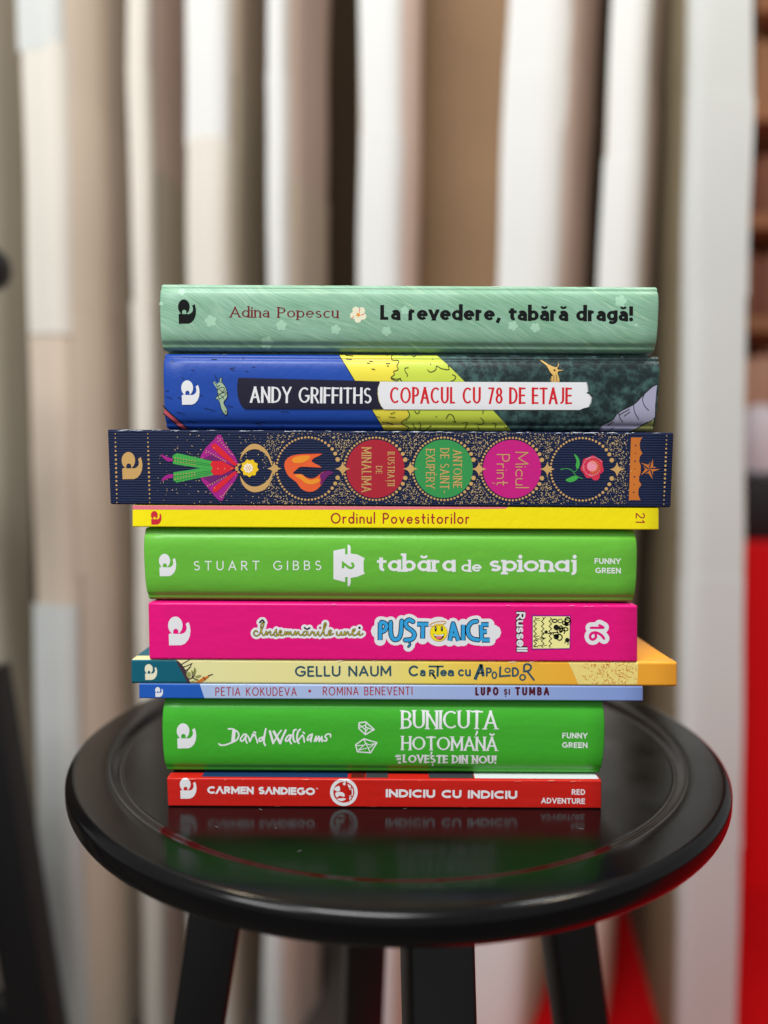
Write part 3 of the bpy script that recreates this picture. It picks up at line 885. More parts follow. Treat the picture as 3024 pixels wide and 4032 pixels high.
# small horned head above the label
b2.art('animal_head', M['tan_print'], [[smooth(q7([(300, 90), (325, 95), (390, 135), (450, 160), (470, 155), (485, 112), (490, 140), (475, 165), (482, 185), (540, 190), (482, 200), (478, 230), (495, 300), (410, 300), (415, 250), (430, 240), (400, 205), (370, 150), (320, 110)]), 2, True)]], 4)
b2.art('head_lines', M['black_line'], [stroke(q7([(290, 92), (315, 98)]), 3), stroke(smooth(q7([(315, 105), (370, 150), (400, 205), (430, 240)]), 3), 2), stroke(q7([(440, 240), (440, 298)]), 2), stroke(q7([(462, 230), (470, 298)]), 2), stroke(q7([(415, 255), (412, 300)]), 2), [disc(2000 + 447 / 2.44, 1380 + 190 / 2.44, 4, 10)], stroke(q7([(482, 208), (540, 193)]), 2), stroke(q7([(488, 120), (470, 158)]), 2)], 5)
nav = [(938, 1489), (934, 1523), (937, 1563), (948, 1593), (962, 1608), (1512, 1611), (1500, 1600), (1491, 1580), (1486, 1550), (1487, 1525), (1497, 1502), (1200, 1495)]
b2.art('author_label', M['navy_print'], [[nav] + [[(x, 1486 + (x - 938) * .027), (x + 2.5, 1486 + (x - 938) * .027), (x + 2.5, 1500), (x, 1500)] for x in range(942, 1490, 6)] + [[(x, 1600), (x + 2.5, 1600), (x + 2.5, 1613), (x, 1613)] for x in range(966, 1506, 6)]], 7)
whi = [(1497, 1503)] + q7([(700, 306), (748, 307), (760, 350), (762, 395), (738, 410), (775, 425), (798, 455), (790, 500), (768, 540), (720, 552), (672, 572)]) + [(1512, 1612), (1502, 1600), (1493, 1580), (1488, 1550), (1489, 1525)]
rag = []
rr = random.Random(5)
for a, c in zip(q7([(748, 307), (760, 350), (762, 395), (738, 410), (775, 425), (798, 455), (790, 500), (768, 540), (720, 552)]), q7([(760, 350), (762, 395), (738, 410), (775, 425), (798, 455), (790, 500), (768, 540), (720, 552), (672, 572)])):
    n = max(2, int(math.hypot(c[0] - a[0], c[1] - a[1]) / 4))
    for i in range(n):
        x, y = a[0] + (c[0] - a[0]) * i / n, a[1] + (c[1] - a[1]) * i / n
        rag.append([(x - 3, y), (x + 4, y - 1.2), (x + 4, y + 1.2), (x - 3, y + 2)])
b2.art('title_label', M['white_print'], [[whi] + rag], 7)
b2.art('label_hem', mat('hem_line', (90, 92, 90), **INK), [[[(x, 1499 + (x - 1500) * .008), (x + 2, 1499 + (x - 1500) * .008), (x + 2, 1505), (x, 1505)]] for x in range(1500, 2300, 7)] + [[[(x, 1609), (x + 2, 1609), (x + 2, 1616), (x, 1616)]] for x in range(1514, 2274, 7)], 6)
emblem(b2, M['white_print'], (714, 1498, 786, 1594), 4)
b2.art('author_lettering', M['white_print'], text('ANDY GRIFFITHS', (985, 1586), (1463, 1590), 64, w=.135, track=.075, con=.3, flare=1.25), 8)
b2.art('title_lettering', M['red_print'], text('COPACUL CU 78 DE ETAJE', (1535, 1589), (2251, 1592), 66, w=.135, track=.07, con=.25, flare=1.2), 8)

# 3 -- navy canvas hardback with gold blocking
b3 = Book('hardback_book', 'wide navy canvas hardback with gold dots, stars and coloured circles on its spine', .312, (423, 434), (2654, 2642), 1697, 1992,
          Z[3], Z[2], .17, M['canvas'], corner=.0007)
q3, q4, q5 = zoomed(400, 1680, 3), zoomed(900, 1680, 3), zoomed(2100, 1680, 3)
emblem(b3, M['gold_foil'], (479, 1780, 561, 1887))
CIR = [(1212, 1845), (1478, 1846), (1747, 1846), (2016, 1847), (2291, 1848)]
def slant(x, y): return (x, y)
b3.art('ruby_circle', M['ruby_circle'], [[disc(1478, 1846, 115, 56)]], 1)
b3.art('jade_circle', M['jade_circle'], [[disc(1747, 1846, 115, 56)]], 1)
b3.art('magenta_circle', M['magenta_circle'], [[disc(2016, 1847, 115, 56)]], 1)
dots = []
for cx, cy in CIR:
    # bead ring, large beads towards the star on its right, small ones elsewhere
    a = 17.0
    while a < 178:
        u = min(1, max(0, (70 - a) / 60))
        r = 4.4 + 5.4 * u ** 1.3
        for s in (1, -1):
            dots.append([disc(cx + 123 * math.cos(math.radians(a)), cy + s * 123 * math.sin(math.radians(a)), r, 12)])
        a += math.degrees((r * 2 + 4.6 + 2.5 * u) / 123)
for i in range(17):
    y = 1708 + i * 16.9
    r = 2.1 + 2.4 * math.sin(math.pi * (i + .5) / 17)
    dots.append([disc(454 + i * .42, y, r, 10)])
    dots.append([disc(582 + i * .5, y, r, 10)])
    dots.append([disc(2625 - i * .72, 1716 + i * 16.8, r, 10)])
b3.art('bead_print', M['gold_foil'], dots, 2)
stars = []
for x, y in ((1080, 1845), (1349, 1846), (1616, 1846), (1886, 1847), (2155, 1847), (2429, 1848)):
    pts = []
    for k in range(4):
        a = k * math.pi / 2
        pts.append((x + 29 * math.cos(a), y + 29 * math.sin(a)))
        for t in (.18, .35, .5, .65, .82):
            b = a + t * math.pi / 2
            rr_ = 29 / (abs(math.cos(b)) ** .6 + abs(math.sin(b)) ** .6) ** (1 / .6)
            pts.append((x + rr_ * math.cos(b), y + rr_ * math.sin(b)))
    stars.append([pts])
b3.art('star_print', M['gold_foil'], stars, 3)
# gold dust
rr = random.Random(21)
dust = []
STX = (1080, 1349, 1616, 1886, 2155, 2429)
def dust_density(x, y):
    if x < 620 or x > 2490: return 0
    for cx, cy in CIR:
        if math.hypot(x - cx, y - cy) < 135: return 0
    dy = abs(y - 1846)
    if x < 1040: return .035 * (1 if dy > 30 else .5) + (.10 if x > 960 and dy > 95 else 0)
    k = min(abs(x - s) for s in STX)
    d = 1.0 * math.exp(-(k / 62) ** 2) * math.exp(-((dy - 70) / 42) ** 2) + .42 * (dy > 95)
    if x > 2429: d = .75 * math.exp(-((x - 2440) / 28) ** 2)
    if x < 1080: d *= max(0, (x - 1020) / 60)
    return d
n = 0
while n < 2300:
    x, y = rr.uniform(620, 2485), rr.uniform(1706, 1984)
    if rr.random() < dust_density(x, y):
        r = rr.uniform(.9, 1.9)
        a = rr.uniform(0, 3)
        l = r * rr.uniform(1, 2.2)
        c, s = math.cos(a), math.sin(a)
        dust.append((x, y, l, r, c, s)); n += 1
verts, faces = [], []
for x, y, l, r, c, s in dust:
    b = len(verts)
    for u, v in ((-l, 0), (0, r), (l, 0), (0, -r)):
        verts.append(b3.at(x + u * c - v * s, y + u * s + v * c, 1.5))
    faces.append((b, b + 1, b + 2, b + 3))
o = mesh_obj('gold_dust', verts, faces, M['gold_dust'], b3.spine)
tag(o, kind='stuff')
# spray of leaves and petals in place of a figure
g = b3.art('petal_fan', M['purple_print'], [[smooth(q3([(1412, 100), (1365, 105), (1330, 150), (1230, 250), (1170, 350), (1190, 385), (1330, 410), (1590, 470), (1600, 400), (1540, 300), (1450, 190)]), 2, True)], [smooth(q3([(1430, 872), (1385, 865), (1330, 815), (1230, 690), (1170, 600), (1330, 570), (1590, 520), (1600, 590), (1540, 690), (1460, 800)]), 2, True)]], 1)
b3.art('petal_shade', M['violet_print'], [[q3([(1190, 380), (1250, 395), (1590, 470), (1420, 400), (1300, 330)])], [q3([(1190, 600), (1330, 575), (1590, 520), (1420, 620), (1300, 680)])], [q3([(1480, 310), (1600, 440), (1580, 450), (1470, 330)])], [q3([(1500, 660), (1600, 540), (1575, 530), (1480, 640)])]], 2)
b3.art('red_petals', M['scarlet_print'], [[q3([(1310, 405), (1420, 405), (1580, 490), (1420, 570), (1325, 572), (1290, 520), (1312, 490), (1282, 440)])], [smooth(q3([(1330, 205), (1370, 215), (1600, 440), (1560, 455), (1300, 250)]), 2, True)], [smooth(q3([(1340, 775), (1395, 740), (1600, 545), (1570, 530), (1320, 720)]), 2, True)]], 3)
b3.art('leaf_pair', M['green_print'], [[q3([(838, 345), (890, 312), (1310, 405), (1282, 440), (1310, 490), (1180, 492), (845, 440)])], [q3([(848, 540), (1180, 490), (1310, 490), (1290, 530), (1322, 570), (885, 660), (848, 630)])]], 2)
b3.art('leaf_veins', M['dark_green_print'], [stroke(q3([(850, 345 + 30 * i), (1290, 430 + 16 * i)]), 1.6) for i in range(1, 3)] + [stroke(q3([(850, 555 + 30 * i), (1290, 500 + 18 * i)]), 1.6) for i in range(1, 4)], 3)
b3.art('leaf_tips', M['purple_print'], [[smooth(q3([(695, 325), (780, 360), (845, 380), (850, 402), (795, 412), (740, 380)]), 2, True)], [smooth(q3([(705, 645), (740, 590), (800, 562), (850, 570), (850, 600), (790, 610)]), 2, True)]], 2)
gd = [disc(*q3([p])[0], 2.3, 8) for p in [(870 + i * 33, 372 + i * 5) for i in range(8)] + [(870 + i * 33, 408 + i * 6) for i in range(8)] + [(870 + i * 33, 570 - i * 4) for i in range(8)] + [(870 + i * 33, 620 - i * 7) for i in range(8)]
      + [(1375 + i * 22, 135 + i * 27) for i in range(8)] + [(1240 + i * 28, 285 + i * 16) for i in range(9)] + [(1255 + i * 27, 700 - i * 14) for i in range(9)] + [(1420 + i * 17, 835 - i * 22) for i in range(8)] + [(1330, 250), (1335, 725), (1375, 495), (1455, 497), (1540, 495)]]
b3.art('petal_beads', M['gold_foil'], [[p] for p in gd], 4)
b3.art('gold_crescents', M['gold_foil'], [[smooth(q4([(132, 403), (165, 300), (245, 218), (330, 204), (420, 250), (482, 335), (522, 455)]), 3) + smooth(q4([(506, 457), (465, 360), (400, 295), (320, 266), (240, 282), (178, 330), (133, 403)]), 3)],
         [smooth(q4([(136, 578), (150, 650), (205, 730), (290, 773), (390, 760), (462, 708), (510, 615), (528, 535)]), 3) + smooth(q4([(515, 528), (480, 610), (420, 668), (340, 705), (258, 700), (190, 655), (137, 578)]), 3)],
         [smooth(q4([(150, 440), (100, 440), (80, 490), (95, 540), (145, 545), (118, 520), (115, 470)]), 2, True)]], 3)
b3.art('flower_head', M['sun_print'], [[flower(983, 1843, 36, .2, 9, .84)]], 3)
b3.art('flower_heart', M['pale_print'], [[flower(978, 1843, 20, .6, 8, .8)]], 4)
b3.art('flower_seeds', M['gold_foil'], [[disc(978 + 9 * math.cos(k * 1.05), 1843 + 9 * math.sin(k * 1.05), 2.4, 8)] for k in range(6)] + [[disc(978, 1843, 3, 8)]], 5)
# curled flame-coloured leaf
b3.art('orange_leaf', M['orange_print'], [[smooth(q4([(1110, 322), (980, 322), (860, 325), (740, 345), (672, 400), (660, 470), (685, 545), (720, 595), (800, 655), (850, 725), (920, 765), (1000, 765), (1075, 715), (1130, 640), (1180, 575), (1240, 545), (1190, 522), (1110, 535), (1030, 600), (960, 612), (905, 590), (860, 560), (760, 555), (800, 510), (850, 475), (980, 478), (1100, 482), (1040, 445), (980, 408), (1020, 365)]), 2, True)]], 2)
b3.art('amber_streak', M['amber_print'], [[smooth(q4([(780, 575), (860, 565), (910, 605), (970, 630), (1050, 612), (1080, 640), (1000, 680), (920, 670), (850, 620)]), 3, True)], [smooth(q4([(760, 370), (850, 345), (960, 345), (930, 400), (840, 430), (760, 420)]), 3, True)]], 3)
b3.art('violet_tip', M['violet_print'], [[smooth(q4([(1078, 570), (1130, 530), (1190, 521), (1240, 545), (1180, 577), (1130, 642), (1080, 690), (1090, 630)]), 2, True)]], 3)
# rose
b3.art('rose', M['rose_print'], [[flower(2332, 1840, 47, .3, 7, .88), disc(2345, 1875, 17, 12)]], 1)
b3.art('rose_petals', M['light_rose_print'], [[disc(2332, 1836, 21, 20)]] + [stroke(arc(2333, 1840, 30 + 4 * k, 32 + 3 * k, 20 + 70 * k, 120 + 70 * k), 1.8) for k in range(4)], 2)
b3.art('rose_stamens', M['amber_print'], [stroke([(2334 + 14 * math.cos(a), 1838 + 14 * math.sin(a)), (2336 + 29 * math.cos(a), 1840 + 29 * math.sin(a))], 1.6) for a in [math.radians(x) for x in range(-110, 130, 16)]], 3)
b3.art('rose_leaves', M['green_print'], [[smooth(q5([(480, 325), (520, 350), (545, 400), (545, 460), (522, 505), (500, 460), (510, 400)]), 3, True)], [smooth(q5([(380, 632), (430, 600), (490, 580), (535, 600), (490, 640), (430, 655)]), 3, True)],
        stroke(smooth(q5([(320, 505), (400, 495), (460, 520), (500, 575), (580, 615)]), 3), 2.6), stroke(smooth(q5([(522, 500), (500, 525), (475, 535)]), 3), 2.2)], 1)
# crown bar and five-pointed star
b3.art('scalloped_bar', M['copper_foil'], [[q5([(1153, 128), (1290, 128), (1268, 155), (1256, 200), (1260, 265), (1288, 317), (1258, 350), (1250, 410), (1268, 460), (1268, 540), (1250, 590), (1248, 640), (1276, 687), (1244, 730), (1238, 800), (1264, 868), (1128, 868)])]], 1)
b3.art('bar_holes', M['navy_circle'], [[disc(*q5([(1209 - i * 4, 223 + i * 92)])[0], 3.2 if i % 2 == 0 else 2.2, 8)] for i in range(7)], 2)
cx, cy = q5([(1372, 500)])[0]
five = []
for k in range(10):
    r = 43 if k % 2 == 0 else 17
    five.append((cx + r * math.cos(k * math.pi / 5), cy + r * math.sin(k * math.pi / 5)))
b3.art('five_pointed_star', M['copper_foil'], [[five]], 2)
b3.art('star_facets', M['navy_circle'], [[[(cx, cy), five[k], ((five[k][0] + five[k - 1][0]) / 2, (five[k][1] + five[k - 1][1]) / 2), (cx + (five[k - 1][0] - cx) * .55, cy + (five[k - 1][1] - cy) * .55)]] for k in range(0, 10, 2)], 3)
# gold words reading down
vs = dict(w=.125, track=.12, con=.35, serif=(.05, .05))
gw = text('MINALIMA', (1424, 1761), (1424, 1938), 38, **vs) + text('DE', (1480, 1835), (1480, 1866), 25, **vs) + text('ILUSTRAȚII', (1526, 1779), (1526, 1914), 28, **vs)
b3.art('illustrator_lettering', M['gold_foil'], gw, 3)
gw = text('ANTOINE', (1784, 1772), (1784, 1922), 35, **vs) + text('DE SAINT-', (1733, 1765), (1733, 1942), 36, **vs) + text('EXUPÉRY', (1677, 1768), (1677, 1924), 35, **vs)
b3.art('author_lettering', M['gold_foil'], gw, 3)
vs2 = dict(w=.075, track=.13, cap='r', xh=.55, asc=1.05)
b3.art('title_lettering', M['gold_foil'], text('Micul', (2029, 1779), (2029, 1922), 52, **vs2) + text('Prinț', (1955, 1788), (1955, 1912), 52, **vs2), 3)

# 4 -- thin yellow paperback
b4 = Book('paperback_book', 'thin bright yellow paperback with red lettering, between the navy and lime green books', .3125, (520, 520), (2596, 2596), 2003, 2076,
          Z[4], Z[3] - .0002, .14, M['yellow_cover'], corner=.0005, hard=False, front=M['pink_board'])
b4.art('cover_edge', M['pink_board'], [[[(522, 1990), (2000, 1990), (1990, 2003), (1500, 2006), (900, 2007), (522, 2006)]]], 1)
emblem(b4, M['crimson_print'], (594, 2012, 636, 2066))
b4.art('title_lettering', M['berry_print'], text('Ordinul Povestitorilor', (1302, 2062), (1848, 2063), 43, w=.135, track=.16, cap='r', xh=.66, asc=1.1))
b4.art('volume_number', M['berry_print'], text('21', (2503, 2019), (2502, 2058), 37, w=.12, track=.16, cap='r'))

# 5 -- lime green hardback
b5 = Book('hardback_book', 'thick lime green hardback with white lettering and a white hexagonal badge, under the yellow book', .3125, (564, 578), (2510, 2500), 2087, 2374,
          Z[5], Z[4], .145, M['lime_cover'], bulge=.0032, corner=.0016, power=4, ends=.0004, gap=.0005)
emblem(b5, M['white_print'], (626, 2181, 694, 2269))
b5.art('author_lettering', M['white_print'], text('STUART GIBBS', (763, 2246), (1265, 2244.5), 37, w=.115, track=.52, cap='b'))
qb = zoomed(500, 2060, 1.508)
b5.art('number_badge', M['white_print'], [[qb([(1226, 163), (1295, 150), (1295, 185), (1310, 185), (1310, 127), (1322, 130), (1328, 145), (1328, 180), (1368, 186), (1412, 208), (1405, 225), (1405, 285), (1412, 300), (1368, 318), (1328, 325), (1328, 355), (1322, 372), (1310, 375), (1310, 320), (1295, 320), (1295, 350), (1226, 332)])]], 1)
b5.art('badge_number', M['lime_cover'], text('2', (1346, 2212), (1346, 2241), 50, w=.19, cap='b'), 2)
sl = dict(w=.205, con=.3, serif=(.09, .12), xh=.66, asc=1.0, track=.07)
b5.art('title_lettering', M['white_print'], text('tɑbάrɑ', (1484, 2251), (1794, 2251.5), 72, **sl) + text('de', (1816, 2252), (1897, 2252), 48, **{**sl, 'w': .2, 'serif': (.08, .1)}) + text('spionɑj', (1926, 2252), (2270, 2252), 72, **sl))
b5.art('series_lettering', M['white_print'], text('FUNNY', (2341, 2220), (2444, 2221), 22, w=.2, track=.14) + text('GREEN', (2344, 2257), (2444, 2258), 22, w=.2, track=.14))

# 6 -- pink hardback
b6 = Book('hardback_book', 'bright pink hardback with blue and white sticker-style lettering and a smiling yellow face', .311, (583, 587), (2511, 2511), 2379, 2596,
          Z[6], Z[5], .145, M['pink_cover'], corner=.0009)
emblem(b6, M['white_print'], (662, 2428, 750, 2541))
qa, qp, qr = zoomed(960, 2400, 3), zoomed(1450, 2390, 3), zoomed(1950, 2390, 3)
scr = [[(162, 262), (140, 250), (120, 270), (124, 297), (150, 312), (185, 290), (215, 230), (234, 178), (220, 155), (202, 190), (206, 250), (222, 298), (246, 302), (266, 258), (274, 300), (300, 262), (316, 264), (315, 296), (338, 302), (366, 266), (385, 236), (380, 264), (394, 290), (378, 312), (362, 302)],
       [(380, 312), (420, 292), (446, 262), (434, 246), (418, 270), (426, 300), (456, 304), (480, 292), (492, 258), (500, 300), (522, 262), (532, 298), (552, 262), (564, 298), (588, 298), (608, 258), (616, 300), (642, 262), (656, 298), (690, 300)],
       [(748, 266), (722, 258), (698, 284), (712, 308), (742, 288), (754, 262), (754, 294), (780, 302), (806, 258), (816, 276), (834, 268), (830, 298), (852, 304), (880, 262), (884, 298), (908, 306), (958, 212), (972, 168), (956, 162), (942, 226), (950, 294), (976, 306), (1012, 286), (1034, 256), (1016, 244), (1000, 276), (1016, 303), (1056, 285)],
       [(1098, 265), (1100, 298), (1130, 304), (1152, 265), (1156, 298), (1182, 298), (1192, 260), (1200, 300), (1226, 262), (1242, 298), (1264, 296), (1300, 256), (1314, 234), (1294, 236), (1280, 280), (1300, 305), (1340, 290), (1366, 258), (1362, 298), (1382, 302), (1406, 284)],
       [(188, 152), (220, 124), (242, 152)], [(716, 214), (746, 232), (778, 217)]]
lines6 = [smooth(qa(s), 3) for s in scr]
b6.art('script_sticker', M['white_print'], [sum([stroke(l[::2] + [l[-1]], 26, dn=10) for l in lines6], []) + [disc(*qa([(902, 215)])[0], 13, 14), disc(*qa([(1367, 215)])[0], 13, 14)]], 1)
b6.art('script_outline', M['black_line'], [sum([stroke(l, 6.4) for l in lines6], [])] + [[disc(*qa([p])[0], 5, 12)] for p in ((902, 215), (1367, 215))], 2)
b6.art('script_lettering', mat('mustard_print', (206, 190, 50), **INK), [sum([stroke(l, 2.4) for l in lines6[:4]], [])], 3)
b6.art('script_dots', M['tongue_pink'], [[disc(*qa([(902, 215)])[0], 3.4, 10)]], 3)
PU = [[[(142, 180), (140, 390)], [(142, 180), (190, 187), (217, 222), (195, 275), (145, 295)]],
      [[(264, 180), (268, 320), (300, 380), (350, 378), (382, 320), (396, 165)]],
      [[(528, 172), (480, 150), (442, 185), (458, 238), (512, 275), (546, 322), (518, 378), (438, 390)]],
      [[(575, 200), (712, 204)], [(645, 205), (642, 372)]],
      [[(962, 398), (1002, 196), (1066, 398)], [(985, 330), (1040, 330)]],
      [[(1122, 208), (1120, 394)]],
      [[(1280, 168), (1222, 182), (1178, 245), (1186, 328), (1232, 374), (1300, 388)]],
      [[(1332, 208), (1340, 392)], [(1332, 208), (1422, 206)], [(1336, 292), (1402, 288)], [(1340, 390), (1436, 390)]]]
cur = {1, 2, 6}
L6 = [[smooth(qp(s), 4) if (i in cur or (i == 0 and j == 1)) else qp(s) for j, s in enumerate(g)] for i, g in enumerate(PU)]
comma = smooth(qp([(485, 418), (494, 445), (474, 468)]), 3)
allp = []
for g in L6:
    for l in g: allp += stroke(l, 46, dn=12)
allp += [disc(*qp([(832, 290)])[0], 58, 24)] + stroke(comma, 40, dn=12) + stroke(qp([(120, 285), (1480, 300)]), 60)
b6.art('title_sticker', M['white_print'], [allp], 1)
b6.art('title_outline', M['black_line'], [sum([stroke(l, 20.5, cap='b' if i not in cur else 'r') for l in g], []) for i, g in enumerate(L6)] + [stroke(comma, 10)], 2)
b6.art('title_lettering', M['sky_blue_print'], [sum([stroke(l, 13.5, cap='b' if i not in cur else 'r') for l in g], []) for i, g in enumerate(L6)] + [stroke(comma, 3)], 3)
fc = qp([(832, 300)])[0]
b6.art('smiling_face', M['smile_yellow'], [[disc(fc[0], fc[1], 33, 28)]], 3)
b6.art('face_rim', M['halo_gold'], [stroke(disc(fc[0], fc[1], 34, 28), 2.6, closed=True)], 4)
b6.art('face_features', M['black_line'], [[disc(*qp([(796, 258)])[0], 4.4, 14, 11)], [disc(*qp([(869, 256)])[0], 4.4, 14, 11)], [smooth(qp([(768, 312), (785, 322), (832, 330), (885, 320), (900, 312), (888, 360), (860, 384), (830, 386), (798, 370), (780, 345)]), 3, True)]], 4)
b6.art('face_teeth', M['white_print'], [[smooth(qp([(778, 322), (832, 334), (890, 320), (884, 340), (832, 346), (786, 340)]), 3, True)], [disc(*qp([(794, 250)])[0], 1.8, 8)], [disc(*qp([(867, 248)])[0], 1.8, 8)]], 5)
b6.art('face_tongue', M['tongue_pink'], [[smooth(qp([(796, 354), (832, 344), (872, 350), (858, 374), (830, 380), (806, 372)]), 3, True)]], 5)
hal = [(qp([(820, 193)])[0][0] + 33 * math.cos(t) * .98 + 7 * math.sin(t) * .18, qp([(820, 193)])[0][1] + 7.5 * math.sin(t) - 33 * math.cos(t) * .2) for t in [2 * math.pi * k / 28 for k in range(28)]]
b6.art('face_halo', M['halo_gold'], [stroke(hal, 3.2, closed=True)], 5)
rus = dict(w=.2, track=.06, cap='r', xh=.74, asc=1.2, jit=.03)
b6.art('author_outline', M['black_line'], text('Russell', (2029, 2406), (2031, 2569), 40, **{**rus, 'w': .36, 'track': -.1}), 1)
b6.art('author_lettering', M['white_print'], text('Russell', (2032, 2410), (2034, 2566), 36, **rus), 2)
# small framed panel with plain black scrolls
b6.art('panel_frame', M['panel_purple'], [[qr([(430, 94), (892, 98), (888, 500), (432, 506)])]], 1)
b6.art('picture_panel', M['panel_yellow'], [[qr([(444, 110), (880, 112), (876, 486), (444, 490)])]], 2)
sc_ = []
rr = random.Random(9)
def frill(x0, y0, x1, y1, n, amp):
    pts = []
    for i in range(n * 4 + 1):
        t = i / (n * 4)
        pts.append((x0 + (x1 - x0) * t + amp * math.sin(t * n * 2 * math.pi), y0 + (y1 - y0) * t))
    return pts
for x in (470, 560, 650):
    sc_.append(stroke(qr(frill(x, 125, x, 475, 6, 16)), 3))
for i in range(14):
    cx, cy = rr.uniform(700, 860), rr.uniform(135, 465)
    sc_.append(stroke(qr(arc(cx, cy, rr.uniform(18, 40), rr.uniform(18, 40), rr.uniform(0, 360), rr.uniform(400, 620))), rr.uniform(2.4, 5)))
for i in range(16):
    x, y = rr.uniform(460, 640), rr.uniform(125, 470)
    sc_.append(stroke(qr([(x, y), (x + rr.uniform(25, 60), y + rr.uniform(-12, 12))]), rr.uniform(1.6, 3)))
sc_ += [[disc(*qr([p])[0], r, 12)] for p, r in (((720, 240), 11), ((720, 350), 11), ((840, 200), 9), ((850, 390), 9), ((600, 295), 7))]
b6.art('panel_scrolls', M['black_line'], sc_, 3)
n16 = [smooth(qr([(1230, 215), (1278, 240)]), 2), qr([(1275, 245), (1130, 245)]), smooth(qr([(1285, 372), (1250, 330), (1190, 300), (1140, 310), (1118, 345), (1135, 380), (1165, 380), (1190, 350), (1180, 310)]), 3)]
b6.art('number_sticker', M['white_print'], [sum([stroke(l, 43, dn=12) for l in n16], [])], 1)
b6.art('volume_number', M['pink_cover'], [sum([stroke(l, 9.5) for l in n16[:2]], []), stroke(n16[2], 10)], 2)

# 7 -- thin picture book, yellow to orange, wider than the pink book above it
b7 = Book('hardback_book', 'thin wide hardback running from teal through pale yellow to orange, under the pink book', .3115, (518, 523), (2667, 2667), 2604, 2691,
          Z[7], Z[6], .21, M['sunny'], corner=.0011)
qo, qo2, qo4 = zoomed(500, 2580, 3), zoomed(1500, 2560, 1.3825), zoomed(1550, 2590, 2)
b7.art('teal_band', M['teal_cover'], [[[(519, 2597), (690, 2597), (695, 2600), (745, 2690), (750, 2696), (522, 2696)]]], 1)
# the teal carries on over the upper board
wb = empty  # (kept simple: a thin printed panel on the board)
tb = box_bm(b7.xl[1] + .0004 - b7.org.x, b7.xl[1] + .034 - b7.org.x, b7.d + .0062 - b7.org.y, b7.d + .2 - b7.org.y, Z[6] - b7.z0 - .0006, Z[6] - b7.z0 + .00005, 0)
bm_obj('teal_panel', tb, M['teal_cover'], b7.front)
emblem(b7, M['cream_print'], (570, 2615, 619, 2677), 2)
rr = random.Random(2)
um = []
for i in range(34):
    t = rr.random()
    x, y = 692 + t * 62 + rr.uniform(-6, 16), 2599 + t * 92 + rr.uniform(-4, 4)
    um.append(stroke(smooth([(x, y), (x + rr.uniform(4, 16), y - rr.uniform(-4, 10)), (x + rr.uniform(10, 26), y - rr.uniform(-2, 16))], 3), rr.uniform(2, 4.5)))
um = [[[(max(690, min(768, px)), max(2599, min(2692, py))) for px, py in p] for p in g] for g in um]
b7.art('ink_scrub', M['umber_print'], [[smooth(qo([(585, 55), (640, 100), (690, 170), (720, 260), (750, 325), (715, 325), (650, 200), (600, 110)]), 2, True)]] + um[:0] + [stroke(smooth(qo(a), 3), 3.5) for a in ([(640, 110), (690, 80), (740, 55)], [(660, 140), (720, 120), (770, 95)], [(690, 180), (740, 150), (760, 110)], [(700, 200), (740, 140)])], 2)
b7.art('leaves', M['olive_print'], [[smooth(qo(a), 3, True)] for a in ([(760, 170), (785, 195), (790, 245), (765, 215)], [(795, 140), (818, 170), (812, 215), (790, 235), (788, 185)], [(800, 250), (850, 232), (880, 240), (840, 268)], [(700, 215), (740, 195), (755, 240), (720, 262)], [(790, 275), (850, 285), (840, 302), (800, 295)], [(745, 310), (790, 300), (800, 318), (760, 322)])], 3)
b7.art('twigs', M['umber_print'], [stroke(smooth(qo(a), 3), w) for a, w in (([(720, 280), (770, 265), (795, 235)], 4), ([(775, 265), (830, 285)], 3), ([(770, 260), (770, 200)], 2.6), ([(790, 240), (800, 170)], 2), ([(960, 240), (1010, 224)], 3.5), ([(900, 255), (925, 290)], 3))], 4)
b7.art('brush', M['rust_print'], [[qo([(800, 322), (860, 325), (920, 292), (960, 262), (978, 236), (940, 246), (895, 262), (850, 295)])]], 4)
b7.art('author_lettering', M['teal_print'], text('GELLU NAUM', (1161, 2665), (1541, 2663.5), 43, w=.175, track=.13, cap='r', jit=.02))
tg = []
def put(ch, x0, x1, base, top, w, **k):
    h = (base - top) / 2 if True else 0
    p0, p1 = qo4([(x0, base)])[0], qo4([(x1, base)])[0]
    capx = (base - top) / 2
    if ch.islower(): capx /= .70
    tg.extend(text(ch, p0, p1, capx, w=w, track=.05, cap='r', xh=.70, **k))
put('C', 116, 192, 147, 60, .19); put('a', 206, 252, 146, 94, .2); put('R', 278, 326, 148, 92, .24); put('e', 366, 420, 146, 94, .2); put('a', 424, 476, 146, 94, .2)
tg.append(stroke(qo4([(280, 68), (388, 68)]), 7)); tg.append(stroke(qo4([(348, 70), (346, 142)]), 9)); tg.append(stroke(qo4([(308, 130), (328, 160)]), 8))
put('c', 506, 552, 147, 90, .18); put('u', 562, 608, 147, 90, .18)
tg.append(stroke(qo4([(690, 50), (640, 172)]), 13, 'b')); tg.append(stroke(qo4([(690, 52), (706, 146)]), 12, 'b')); tg.append(stroke(qo4([(664, 122), (705, 118)]), 6))
put('P', 726, 774, 150, 76, .2); put('O', 770, 816, 168, 106, .2); tg.append(stroke(qo4([(840, 74), (836, 146), (915, 140)]), 8)); put('O', 872, 922, 120, 76, .24); put('D', 930, 988, 150, 74, .2); put('O', 988, 1042, 182, 126, .22)
tg.append(sum([stroke(l, 8) for l in (smooth(qo4([(1026, 108), (1030, 58), (1060, 50), (1082, 70), (1070, 98), (1032, 108)]), 3), qo4([(1052, 106), (1104, 174)]))], []))
b7.art('title_lettering', M['teal_print'], tg)
b7.art('cream_streak', mat('straw_print', (250, 222, 130), rough=.36, spec=.4, var=.14, vscale=700), [[qo2([(1015, 56), (1395, 56), (1395, 186), (1075, 186), (1050, 130)])]], 1)
rr = random.Random(8)
fl = []
